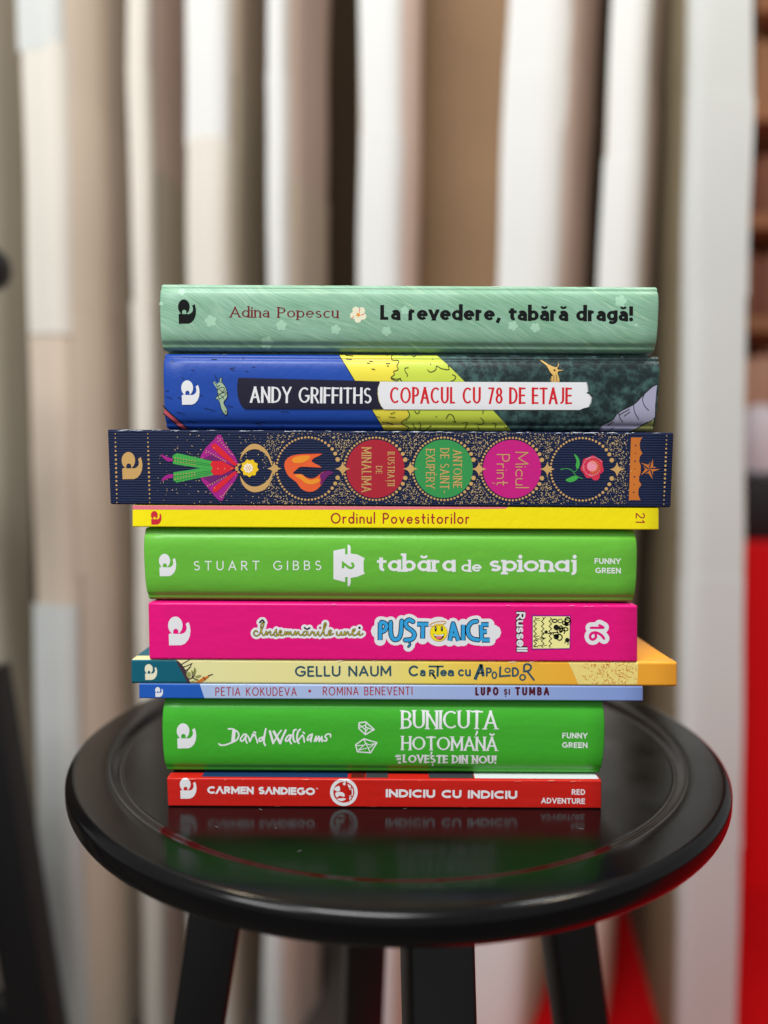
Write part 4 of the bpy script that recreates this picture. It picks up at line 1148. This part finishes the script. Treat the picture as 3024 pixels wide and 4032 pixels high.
for _ in range(150):
    x, y = rr.gauss(1270, 90), rr.uniform(62, 182)
    if 1060 < x < 1390: fl.append(stroke(qo2([(x, y), (x + rr.uniform(-12, 16), y + rr.uniform(-2, 16))]), rr.uniform(1.2, 2.6)))
b7.art('rust_flecks', M['rust_print'], [[[(x, min(2693, max(2601, y))) for x, y in p] for p in g] for g in fl], 2)

# 8 -- very thin pale blue book
b8 = Book('hardback_book', 'very thin pale blue book with a darker blue end, third book up from the seat', .3115, (549, 552), (2534, 2534), 2695, 2750,
          Z[8], Z[7], .19, M['lilac'], corner=.0006)
b8.art('cobalt_band', M['cobalt_cover'], [[[(550, 2690), (785, 2690), (787, 2694), (806, 2750), (808, 2760), (551, 2760)]]], 1)
emblem(b8, M['white_print'], (611, 2705, 642, 2744), 2)
th = dict(w=.105, track=.17, cap='r', jit=.02)
b8.art('author_lettering', M['berry_print'], text('PETIA KOKUDEVA', (848, 2740), (1168, 2740), 34, **th) + text('ROMINA BENEVENTI', (1271, 2738), (1624, 2737), 34, **th) + [[disc(1219.5, 2721, 5.5, 12)]])
lu = dict(w=.23, track=.2, cap='r', jit=.015)
b8.art('title_lettering', M['plum_print'], text('LUPO', (1871, 2738.5), (1963, 2738.5), 34, **lu) + text('ȘI', (1984, 2736), (2008, 2736), 24, **lu) + text('TUMBA', (2028, 2738.5), (2163, 2738.5), 34, **lu))

# 9 -- leaf green hardback
b9 = Book('hardback_book', 'thick leaf green hardback with white handwritten name and two drawn gems', .3125, (641, 651), (2380, 2369), 2757, 3042,
          Z[9], Z[8], .14, M['leaf_cover'], bulge=.0034, corner=.0016, power=4, front=M['red_cover'], ends=.0008, gap=.0006)
emblem(b9, M['white_print'], (696, 2848, 773, 2947))
qd, qg = zoomed(820, 2820, 3), zoomed(1320, 2760, 2)
dw = [([(238, 150), (290, 152), (345, 185), (362, 230), (335, 280), (285, 308), (205, 338), (150, 342), (126, 326)], 6), ([(300, 165), (288, 300)], 11), ([(310, 170), (300, 290)], 10),
      ([(452, 215), (420, 216), (385, 260), (383, 288), (408, 292), (438, 245), (450, 216), (440, 270), (458, 318)], 6), ([(466, 232), (486, 270), (492, 298), (528, 208)], 6), ([(528, 240), (550, 216), (562, 245), (582, 314)], 5.5), ([(540, 186), (560, 196)], 6),
      ([(648, 250), (612, 258), (598, 288), (628, 292), (660, 235), (680, 148), (664, 240), (658, 310), (674, 344)], 6.5), ([(728, 178), (768, 318)], 9), ([(768, 318), (832, 205), (862, 168)], 6), ([(775, 182), (850, 318)], 10), ([(850, 318), (880, 240), (916, 166)], 8),
      ([(985, 225), (950, 226), (915, 270), (918, 294), (945, 285), (976, 235), (964, 290), (980, 324)], 6.5), ([(1036, 158), (1010, 170), (1002, 240), (1012, 292), (1030, 302)], 7), ([(1004, 200), (1006, 240), (1012, 280)], 5), ([(1086, 155), (1058, 190), (1048, 260), (1056, 300), (1070, 318)], 7), ([(1054, 210), (1052, 250), (1058, 290)], 4), ([(1062, 290), (1110, 225), (1126, 250), (1136, 304)], 6), ([(1120, 190), (1138, 202)], 6),
      ([(1230, 212), (1195, 225), (1170, 265), (1178, 286), (1208, 262), (1226, 222), (1212, 300)], 6), ([(1252, 296), (1276, 235), (1274, 296), (1308, 236), (1310, 298), (1342, 240), (1342, 300)], 5.5), ([(1446, 242), (1442, 215), (1405, 212), (1380, 240), (1402, 268), (1390, 292), (1354, 286)], 6)]
b9.art('author_lettering', M['white_print'], [sum([stroke(smooth(qd(p), 3), w) for p, w in dw[:3]], [])] + [stroke(smooth(qd(p), 3), w) for p, w in dw[3:8]] + [sum([stroke(qd(p), w) for p, w in dw[8:12]], [])] + [stroke(smooth(qd(p), 3), w) for p, w in dw[12:13]] + [sum([stroke(smooth(qd(p), 3), w) for p, w in dw[13:18]], [])] + [stroke(smooth(qd(p), 3), w) for p, w in dw[18:]])
ge = []
for a in ([(188, 172), (240, 165), (308, 225), (238, 265), (185, 215), (188, 172)], [(188, 210), (240, 190), (240, 260)], [(243, 168), (236, 262)], [(240, 205), (300, 228)], [(190, 185), (235, 225)], [(245, 235), (262, 212), (290, 228)],
          [(160, 345), (225, 298), (328, 328), (278, 408), (175, 400), (160, 345)], [(225, 300), (275, 405)], [(185, 385), (240, 335), (268, 345), (320, 335)], [(168, 352), (215, 348)], [(182, 388), (245, 372)], [(225, 305), (245, 340)], [(265, 372), (300, 345)]):
    ge.append((a, 4.6 if len(a) > 4 else 3.4))
b9.art('drawn_gems', M['white_print'], [sum([stroke(qg(a), w) for a, w in ge[:6]], []), sum([stroke(qg(a), w) for a, w in ge[6:]], [])])
bu = dict(w=.14, con=.45, serif=(.06, .05), track=.055, jit=.02)
b9.art('title_lettering', M['white_print'], text('BUNICUȚA', (1579, 2870), (1958, 2871.5), 74, **bu) + text('HOȚOMANĂ', (1580, 2954), (1958, 2957), 56, **{**bu, 'w': .16}) + text('LOVEȘTE DIN NOU!', (1586, 3004), (1955, 3008), 33, w=.24, con=.35, serif=(.07, .09), track=.05)
       + [stroke(qg([(x0, y), (x1, y)]), 3, w1=4.5) for x0, x1, y in ((480, 514, 428), (474, 514, 438), (490, 516, 452), (484, 514, 462), (496, 514, 482), (500, 514, 490))])
b9.art('series_lettering', M['white_print'], text('FUNNY', (2214, 2907), (2313, 2908), 22, w=.2, track=.14) + text('GREEN', (2213, 2944), (2313, 2945), 22, w=.2, track=.14))

# 10 -- red paperback at the bottom
b10 = Book('paperback_book', 'red book with a white round emblem, lying directly on the stool seat', .3098, (656, 661), (2369, 2369), 3069, 3187,
           RIM_IN + .0002, Z[9] - .0001, .145, M['red_cover'], corner=.0006, hard=False, front=M['black_board'])
b10.front.name = 'front_cover'
zt = b10.z1 - b10.org.z + .00006
def strip(name, x0, x1, m, parent):
    a, c = survey(x0, 3060, b10.d)[0] - b10.org.x, survey(x1, 3060, b10.d)[0] - b10.org.x
    ya, yb = b10.d + .0016 - b10.org.y, b10.d + .035 - b10.org.y
    mesh_obj(name, [(a, ya, zt), (c, ya, zt), (c, yb, zt), (a, yb, zt)], [(0, 1, 2, 3)], m, parent)
for nm, x0, x1, mm in (('blue_patch', 790, 1368, 'blue_board'), ('brown_patch', 1382, 1436, 'brown_board'), ('slate_patch', 1440, 1528, 'grey_board'), ('slate_patch', 1690, 1868, 'grey_board'), ('white_patch', 1872, 2362, 'white_board')):
    strip(nm, x0, x1, M[mm], b10.front)
emblem(b10, M['white_print'], (708, 3063, 774, 3145))
b10.art('title_lettering', M['white_print'], text('CΛRMEN', (816, 3125), (999, 3127), 29.5, w=.27, track=.05) + text('SΛNDIEGO', (1017, 3127), (1240, 3131), 29.5, w=.27, track=.05) + text('TM', (1243, 3107.5), (1252, 3107.5), 5, w=.16, track=.1))
q10 = zoomed(640, 3030, 2)
cx, cy = 1354, 3119
b10.art('round_emblem', M['white_print'], [stroke(disc(cx, cy, 48, 40), 13, closed=True)] + [[smooth(q10(a), 2, True)] for a in ([(1350, 150), (1390, 128), (1398, 165), (1372, 172)], [(1360, 185), (1400, 175), (1432, 190), (1430, 215), (1395, 205), (1372, 222)], [(1372, 232), (1420, 225), (1445, 232), (1410, 250)], [(1420, 108), (1440, 98), (1440, 122), (1424, 122)])]
        + [[q10([(1455, 112), (1482, 128), (1500, 160), (1500, 200), (1482, 232), (1462, 245), (1470, 205), (1470, 150)])]], 1)
b10.art('emblem_needle', M['red_cover'], [[q10([(1448, 72), (1470, 178), (1470, 268), (1440, 180)])], stroke(q10([(1462, 150), (1502, 140)]), 2), stroke(q10([(1462, 215), (1502, 205)]), 2), stroke(q10([(1484, 120), (1490, 240)]), 2), [q10([(1465, 160), (1480, 155), (1492, 180), (1480, 205), (1466, 200)])]], 2)
b10.art('subtitle_lettering', M['white_print'], text('INDICIU CU INDICIU', (1519, 3139), (2036, 3146), 32, w=.27, track=.1))
b10.art('series_lettering', M['white_print'], text('RED', (2251, 3129), (2304, 3130), 22, w=.2, track=.14) + text('ADVENTURE', (2131, 3163), (2303, 3165.5), 22, w=.2, track=.12))

rub = mat('rubbed_board', (196, 204, 214), rough=.8)
worn(b3, rub, 90, 1, both=False); worn(b2, mat('rubbed_blue', (120, 140, 170), rough=.8), 26, 2); worn(b1, mat('rubbed_mint', (206, 224, 210), rough=.8), 26, 3)
worn(b5, mat('rubbed_lime', (190, 220, 160), rough=.8), 14, 4); worn(b9, mat('rubbed_leaf', (170, 214, 150), rough=.8), 14, 5); worn(b6, mat('rubbed_pink', (250, 120, 180), rough=.8), 20, 6)
worn(b10, mat('rubbed_red', (236, 120, 104), rough=.8), 20, 7); worn(b7, mat('rubbed_straw', (250, 240, 200), rough=.8), 20, 8)

# ------------------------------------------------------------------ the black stool
black = mat('black_lacquer', (9, 9, 10), rough=.19, spec=.27, bump=.02, bscale=500, rvar=.05)
leg_black = mat('black_leg_paint', (10, 10, 11), rough=.38, bump=.05, bscale=500)
SX, SY = .0075, .4005
stool = tag(empty('stool', (SX, SY, 0)), 'round black wooden stool with a grooved rim carrying the stack of books', 'stool')
TH = .0125
prof = [(0, SEAT - .0014), (.08, SEAT - .0014), (.1372, SEAT - .0014)]
prof += [(.1372 + .0098 * t, SEAT - .0014 + .0026 * (3 * ((t - .25) / .75) ** 2 - 2 * ((t - .25) / .75) ** 3) * (t > .25)) for t in (.08, .16, .24, .32, .4, .5, .6, .7, .8, .9, 1)]
prof += [(.150, SEAT + .0012), (.1606, SEAT + .0012)]
prof += [(.1606 + .0044 * math.sin(a), SEAT + .0012 - .0040 * (1 - math.cos(a))) for a in [math.radians(k) for k in range(8, 91, 8)]]
prof += [(.1605 + .0045 * math.cos(a), SEAT - .0055 - (TH - .0055) * math.sin(a)) for a in [math.radians(k) for k in range(10, 91, 10)]]
prof += [(.10, SEAT - TH), (0, SEAT - TH)]
prof = [(r * 1.018, z) for r, z in prof]
seat = lathe('seat', prof, black, stool, n=160, angle=60)
rot = math.radians(10)
for k in range(4):
    a = rot + k * math.pi / 2 - math.pi / 2
    ca, sa = math.cos(a), math.sin(a)
    beam('leg', (.086 * ca, .086 * sa, SEAT - TH - .0001), (.194 * ca, .194 * sa, 0), .028, .027, leg_black, stool, up=(ca, sa, 0), w2=.026, d2=.025, bev=.0025)
box('corner_block', -.075, .075, -.012, .012, SEAT - .05, SEAT - TH - .0002, leg_black, stool, .002)

# specks and lint on the lacquer
lint = []
rr = random.Random(4)
bmv, bmf = [], []
for _ in range(22):
    a, r = rr.uniform(-math.pi, 0), .135 * math.sqrt(rr.random())
    x, y = r * math.cos(a), r * math.sin(a)
    l, w, t = rr.uniform(.0003, .0011), rr.uniform(.00005, .0001), rr.uniform(0, 3)
    c, s = math.cos(t), math.sin(t)
    b = len(bmv)
    for u, v, z in ((-l, -w, 0), (l, -w, 0), (l, w, 0), (-l, w, 0), (-l, -w, w), (l, -w, 2 * w), (l, w, 2 * w), (-l, w, w)):
        bmv.append((x + u * c - v * s, y + u * s + v * c, SEAT - .00135 + z))
    bmf += [tuple(b + i for i in f) for f in ((4, 5, 6, 7), (0, 1, 5, 4), (1, 2, 6, 5), (2, 3, 7, 6), (3, 0, 4, 7))]
tag(mesh_obj('lint', bmv, bmf, mat('lint', (110, 112, 110), rough=.9), stool), kind='stuff')

# ------------------------------------------------------------------ floor
carpet = mat('red_carpet', (196, 6, 14), rough=.95, spec=.1, var=.12, vscale=18, bump=.6, bscale=700)
f = box('floor', -4, 4, -1.5, 6, -.03, 0, mat('dark_floor', (78, 70, 64), rough=.7, var=.15, vscale=5))
tag(f, kind='structure')
f = box('carpet', .03, 2.4, .2, 4, .0005, .006, carpet)
tag(f, kind='structure')

# ------------------------------------------------------------------ row of tall paper-covered fins behind
core_m = mat('fin_board', (206, 190, 172), rough=.85, spec=.15, var=.08, vscale=7)
dark_m = mat('shaded_backing', (70, 56, 42), rough=.9, spec=.1, var=.12, vscale=4)  # brown darkened: shade of the gaps between fins put into the colour
def paper_mat(name, rgb, text_amt=.10):
    m = mat(name, rgb, rough=.8, spec=.2)
    N, Lk, b = nodes(m)
    tc = N.new('ShaderNodeTexCoord')
    w = N.new('ShaderNodeTexWave'); w.bands_direction = 'Z'; w.inputs['Scale'].default_value = 26; w.inputs['Distortion'].default_value = .3
    n = N.new('ShaderNodeTexNoise'); n.inputs['Scale'].default_value = 6
    n2 = N.new('ShaderNodeTexNoise'); n2.inputs['Scale'].default_value = 3; n2.inputs['Detail'].default_value = 3
    for q in (w, n, n2): Lk.new(tc.outputs['Object'], q.inputs['Vector'])
    mu = N.new('ShaderNodeMath'); mu.operation = 'MULTIPLY'; Lk.new(w.outputs['Fac'], mu.inputs[0]); Lk.new(n.outputs['Fac'], mu.inputs[1])
    mu2 = N.new('ShaderNodeMath'); mu2.operation = 'MULTIPLY_ADD'; mu2.inputs[1].default_value = text_amt; Lk.new(mu.outputs[0], mu2.inputs[0])
    mu3 = N.new('ShaderNodeMath'); mu3.operation = 'MULTIPLY'; mu3.inputs[1].default_value = .16; Lk.new(n2.outputs['Fac'], mu3.inputs[0]); Lk.new(mu3.outputs[0], mu2.inputs[2])
    x = N.new('ShaderNodeMix'); x.data_type = 'RGBA'; c = lin(rgb)
    x.inputs['A'].default_value = c; x.inputs['B'].default_value = (c[0] * .35, c[1] * .34, c[2] * .32, 1)
    Lk.new(mu2.outputs[0], x.inputs['Factor']); Lk.new(x.outputs['Result'], b.inputs['Base Color'])
    return m
PW = [paper_mat('white_pages', (226, 227, 224)), paper_mat('cream_pages', (224, 219, 208)), paper_mat('grey_pages', (210, 213, 210))]
PW += [PW[0], paper_mat('shaded_pages', (150, 138, 112))]  # last one is darker paper: shade on the right-hand fin's left face, as colour
PP = [paper_mat('pinkish_pages', (232, 210, 198)), paper_mat('tan_pages', (226, 212, 194)), paper_mat('olive_pages', (214, 206, 186))]
PP.append(PW[2])
GX = 829 * 1.8228
def wx(px, y):           # photo column (1659-wide picture) to metres at depth y
    return survey(px * k1, 2016 - 0, y)[0]
TOP = 2.05
rr = random.Random(31)
def fin(label, x0, x1, x2, y1, lean, dl=.03, dr=.16, white=0, side=0, gaps=(), z_bot=.0, rnd=.55):
    """a folded upright board: a front face x0..x1 turned to the light and a side face x1..x2 going back"""
    P0, P1, P2 = Vector((wx(x0, y1 + dl), y1 + dl)), Vector((wx(x1, y1), y1)), Vector((wx(x2, y1 + dr), y1 + dr))
    back = Vector(((P0.x + P2.x) / 2, max(P0.y, P2.y) + .02))
    zc = CAM_Z
    root = empty('paper_fin', (P1.x, P1.y, 0))
    tag(root, label, 'fin', 'paper-covered fins of the wall behind the stool')
    lk = lean / 2212     # sideways shift per metre of height, positive = moves right going down
    ph = rr.uniform(0, 6)
    def at(p, z): return Vector((p.x - P1.x - lk * (z - zc) + .0009 * math.sin(z * 9 + ph) + .0006 * math.sin(z * 23 + 2 * ph), p.y - P1.y + .0015 * math.sin(z * 6 + ph), z))
    c0, c1 = P1 + (P0 - P1) * rnd, P1 + (P2 - P1) * rnd
    path = [P0 + (c0 - P0) * (i / 4) for i in range(4)] + [c0 * (1 - t) ** 2 + P1 * 2 * t * (1 - t) + c1 * t * t for t in [i / 8 for i in range(9)]] + [c1 + (P2 - c1) * (i / 4) for i in range(1, 5)]
    mid = 8
    plan = path + [back]
    bm = bmesh.new()
    n = len(plan)
    rows = [[bm.verts.new(at(p, z_bot + (TOP - z_bot) * k / 40)) for p in plan] for k in range(41)]
    for lo, hi in zip(rows, rows[1:]):
        for i in range(n): bm.faces.new((lo[i], lo[(i + 1) % n], hi[(i + 1) % n], hi[i]))
    bm.faces.new(rows[-1]); bm.faces.new(rows[0][::-1])
    bm_obj('board', bm, core_m, root, True, 50)
    nr = []
    for i in range(len(path)):
        d = path[min(i + 1, len(path) - 1)] - path[max(i - 1, 0)]
        nr.append(Vector((d.y, -d.x)).normalized())
    # sheets of printed pages glued over both faces, in lengths, each a little proud and askew
    for face, rng in enumerate((range(0, mid + 1), range(mid, len(path)))):
        z = z_bot + .004
        k = 0
        while z < TOP - .02:
            z2 = min(TOP, z + rr.uniform(.24, .42))
            skip = face == 0 and any(a < (z + z2) / 2 < b for a, b in gaps)
            if not skip:
                m = (PW[white] if white == 4 or rr.random() < .9 else PW[1]) if face == 0 else PP[side if side == 3 or rr.random() < .8 else rr.randrange(3)]
                off = .0014 + .0009 * (k % 2) + rr.uniform(0, .0003); k += 1
                j = [rr.uniform(-.0045, .0045) for _ in range(3)]
                bm = bmesh.new()
                vs = []
                NR = 8
                for i in rng:
                    t = (i - rng[0]) / (len(rng) - 1)
                    dirn = Vector((-nr[i].y, nr[i].x))
                    za, zb = z - .004 + j[0] * t, z2 + .004
                    for k2 in range(NR + 1):
                        w = k2 / NR
                        vs.append(bm.verts.new(at(path[i] + nr[i] * (off + .0006 * w) + dirn * (j[1] + (j[2] - j[1]) * w), za + (zb - za) * w)))
                for q in range(len(rng) - 1):
                    for k2 in range(NR):
                        o_ = q * (NR + 1) + k2
                        bm.faces.new((vs[o_], vs[o_ + NR + 1], vs[o_ + NR + 2], vs[o_ + 1]))
                ext = bmesh.ops.extrude_face_region(bm, geom=list(bm.faces))
                for v in ext['geom']:
                    if isinstance(v, bmesh.types.BMVert):
                        v.co.y += .0009
                bm_obj('page_sheet', bm, m, root, True, 50)
            z = z2
    return root

def zpx(py, y): return survey(1512, py * k1, y)[1]
fin('greyish fin at the left edge of the picture, behind the black chair leg', -150, -40, 66, 1.02, 3, dl=.05, dr=.10, side=2)
fin('white-fronted fin with one bare tan stretch halfway down, left of the stack', 72, 157, 288, .98, 14, dl=.02, dr=.16, white=2, side=1, gaps=((zpx(1150, .98), zpx(885, .98)),), rnd=.45)
fin('narrow cream fin rising behind the left end of the top book', 295, 336, 420, 1.06, 7, dl=.01, dr=.15, white=1, side=0)
fin('bright white fin with a brown side, left of the narrow pinkish fin', 408, 496, 568, 1.02, -17, dl=.02, dr=.20, white=0, side=1)
fin('fin with a thin white edge and a wide pinkish side beside the darkest gap', 577, 612, 700, 1.04, -15, dl=.01, dr=.13, white=0, side=0)
fin('white fin between the darkest gap and the wide brown recess', 772, 868, 900, 1.00, -1, dl=.02, dr=.16, white=0, side=0)
fin('broad white fin right of the wide brown recess', 1056, 1196, 1244, 1.05, -70, dl=.02, dr=.20, white=0, side=0)
fin('slim white fin leaning left, right of the broad white fin', 1268, 1362, 1384, 1.03, -74, dl=.015, dr=.20, white=0, side=0)
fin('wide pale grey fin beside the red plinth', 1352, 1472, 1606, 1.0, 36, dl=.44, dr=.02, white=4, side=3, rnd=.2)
rec = box('recess_panel', wx(884, 1.24), wx(1100, 1.24), 1.24, 1.26, 0, TOP, mat('recess_board', (158, 128, 96), rough=.85, var=.2, vscale=5))  # lighter section of the wall, left without the painted gap shade
tag(rec, 'flat brown panel filling the wide recess behind the stack', 'panel')
wall = box('backing_wall', -3.0, wx(1600, 1.47), 1.47, 1.50, 0, TOP, dark_m)
tag(wall, 'brown board wall darkened with gap shade, behind the row of white paper fins', 'wall')

# ------------------------------------------------------------------ far right: red plinth, things on it, brown bookcase
red_m = mat('red_cloth', (226, 10, 18), rough=.75, spec=.2, var=.05, vscale=8)
pz = zpx(1178, 1.5)
bm = bmesh.new()
nx, nz = 60, 14
xa0, ya0 = wx(1592, 1.5), 1.5
def cloth(u, v):
    f = (1 - v) * .018 * (math.sin(u * 31) + .6 * math.sin(u * 53 + 1)) 
    return Vector((xa0 + u * .7 - (1 - v) * .006, ya0 + f - (1 - v) * .01, v * pz))
gv = [[bm.verts.new(cloth(i / nx, j / nz)) for j in range(nz + 1)] for i in range(nx + 1)]
for i in range(nx):
    for j in range(nz): bm.faces.new((gv[i][j], gv[i + 1][j], gv[i + 1][j + 1], gv[i][j + 1]))
bl = [bm.verts.new((xa0 + k * .7, 2.0, z)) for k in (0, 1) for z in (0, pz)]
bm.faces.new([gv[i][nz] for i in range(nx + 1)] + [bl[3], bl[1]])
bm.faces.new([gv[0][j] for j in range(nz + 1)] + [bl[1], bl[0]])
bm.faces.new([gv[nx][j] for j in range(nz + 1)][::-1] + [bl[2], bl[3]])
bm.faces.new((bl[0], bl[1], bl[3], bl[2]))
pl = bm_obj('draped_plinth', bm, red_m, None, True, 50)
tag(pl, 'bright red cloth-covered block at the right edge, behind the pale grey fin', 'plinth')
bw = box('black_box', wx(1612, 1.66), 1.3, 1.66, 1.9, pz + .0005, zpx(1035, 1.66), mat('black_card', (22, 16, 20), rough=.6), None, .012)
tag(bw, 'dark box standing on the red plinth at the right edge', 'box')
zb = zpx(1035, 1.66)
wbag = lathe('rounded_bag', [(0, 0), (.03, .002), (.05, .02), (.056, .07), (.05, .12), (.034, .16), (.02, .175), (0, .178)], mat('white_bag', (226, 214, 222), rough=.6), None, 40)
wbag.location = (wx(1634, 1.74), 1.74, zb + .0005)
tag(wbag, 'whitish rounded blurred shape on the dark box at the right edge', 'bag')
case = tag(empty('bookcase', (1.15, 2.5, 0)), 'brown wooden bookcase at the far right edge beyond the fins', 'bookcase')
wood = mat('brown_wood', (192, 130, 86), rough=.5, var=.35, vscale=5)
dwood = mat('dark_wood', (150, 90, 60), rough=.5, var=.3, vscale=6)
box('back_panel', -.5, .9, .22, .24, 0, 2.7, dwood, case)
for z in (.35, .78, 1.02, 1.33, 1.66, 2.0, 2.34):
    box('shelf', -.5, .9, -.06, .219, z, z + .045, wood, case, .004)
box('upright', -.53, -.501, -.06, 0.24, 0, 2.7, wood, case, .004)
rr = random.Random(17)
for z in (1.025, 1.335, 1.665, 2.005, 2.345):
    x = -.49
    while x < .2:
        w = rr.uniform(.03, .07)
        h = rr.uniform(.14, .24)
        c = rr.choice([(190, 134, 92), (140, 76, 54), (206, 160, 116), (160, 100, 72)]) if z > 1.1 else rr.choice([(214, 30, 36), (206, 20, 30), (226, 170, 140)])
        bk = box('shelved_book', 1.15 + x, 1.15 + x + w, 2.5 - .02, 2.5 + .15, z + .0405, z + .0405 + h, mat('shelf_book_cover', c, rough=.5), None, .002)
        tag(bk, 'blurred upright book on the brown bookcase at the far right edge', 'book', 'books on the brown bookcase')
        x += w + .002

# ------------------------------------------------------------------ dark chair at the left edge, close by
ch = tag(empty('chair', (-.60, .80, 0)), 'black chair mostly out of frame at the left edge, one slanting leg showing', 'chair')
cb = mat('black_chair_paint', (14, 13, 14), rough=.5)
def cbx(n, a, b, w, d, **k): return beam(n, Vector(a) - Vector((-.60, .80, 0)), Vector(b) - Vector((-.60, .80, 0)), w, d, cb, ch, **k)
zl = lambda py, y: survey(0, py, y)[1]
xa = survey(18, 2700, .75)[0]; xb = survey(235, 4032, .75)[0]
za, zb2 = zl(2700, .75), zl(4032, .75)
s = (xb - xa) / (zb2 - za)
off = .022
cbx('leg', (xa - off + s * (.66 - za), .75, .66), (xa - off + s * (0 - za), .75, 0), .044, .036)
cbx('leg', (xa - .42 - off - s * (.66 - za), .75, .66), (xa - .42 - off - s * (0 - za), .75, 0), .044, .036)
cbx('leg', (xa - .07, .42, .66), (xa - .05, .36, 0), .044, .036)
cbx('leg', (xa - .38, .42, .66), (xa - .40, .36, 0), .044, .036)
zs = zl(3658 + 250, .75)
cbx('stretcher', (xa - .40, .75, zs - .03), (xa + s * (zs - za) - .035, .75, zs - .03), .026, .05, up=(0, 0, 1))
cbx('seat', (xa - .46, .575, .676), (xa - .024, .575, .676), .36, .03, up=(0, 0, 1))
cbx('back_post', (xa - .05, .74, .69), (xa - .028, .75, 1.06), .03, .03)
cbx('back_post', (xa - .42, .74, .69), (xa - .44, .75, 1.06), .03, .03)
cbx('back_rail', (xa - .45, .75, zpx(582, .75)), (xa + .012, .75, zpx(582, .75)), .05, .045, up=(0, 0, 1), bev=.02)
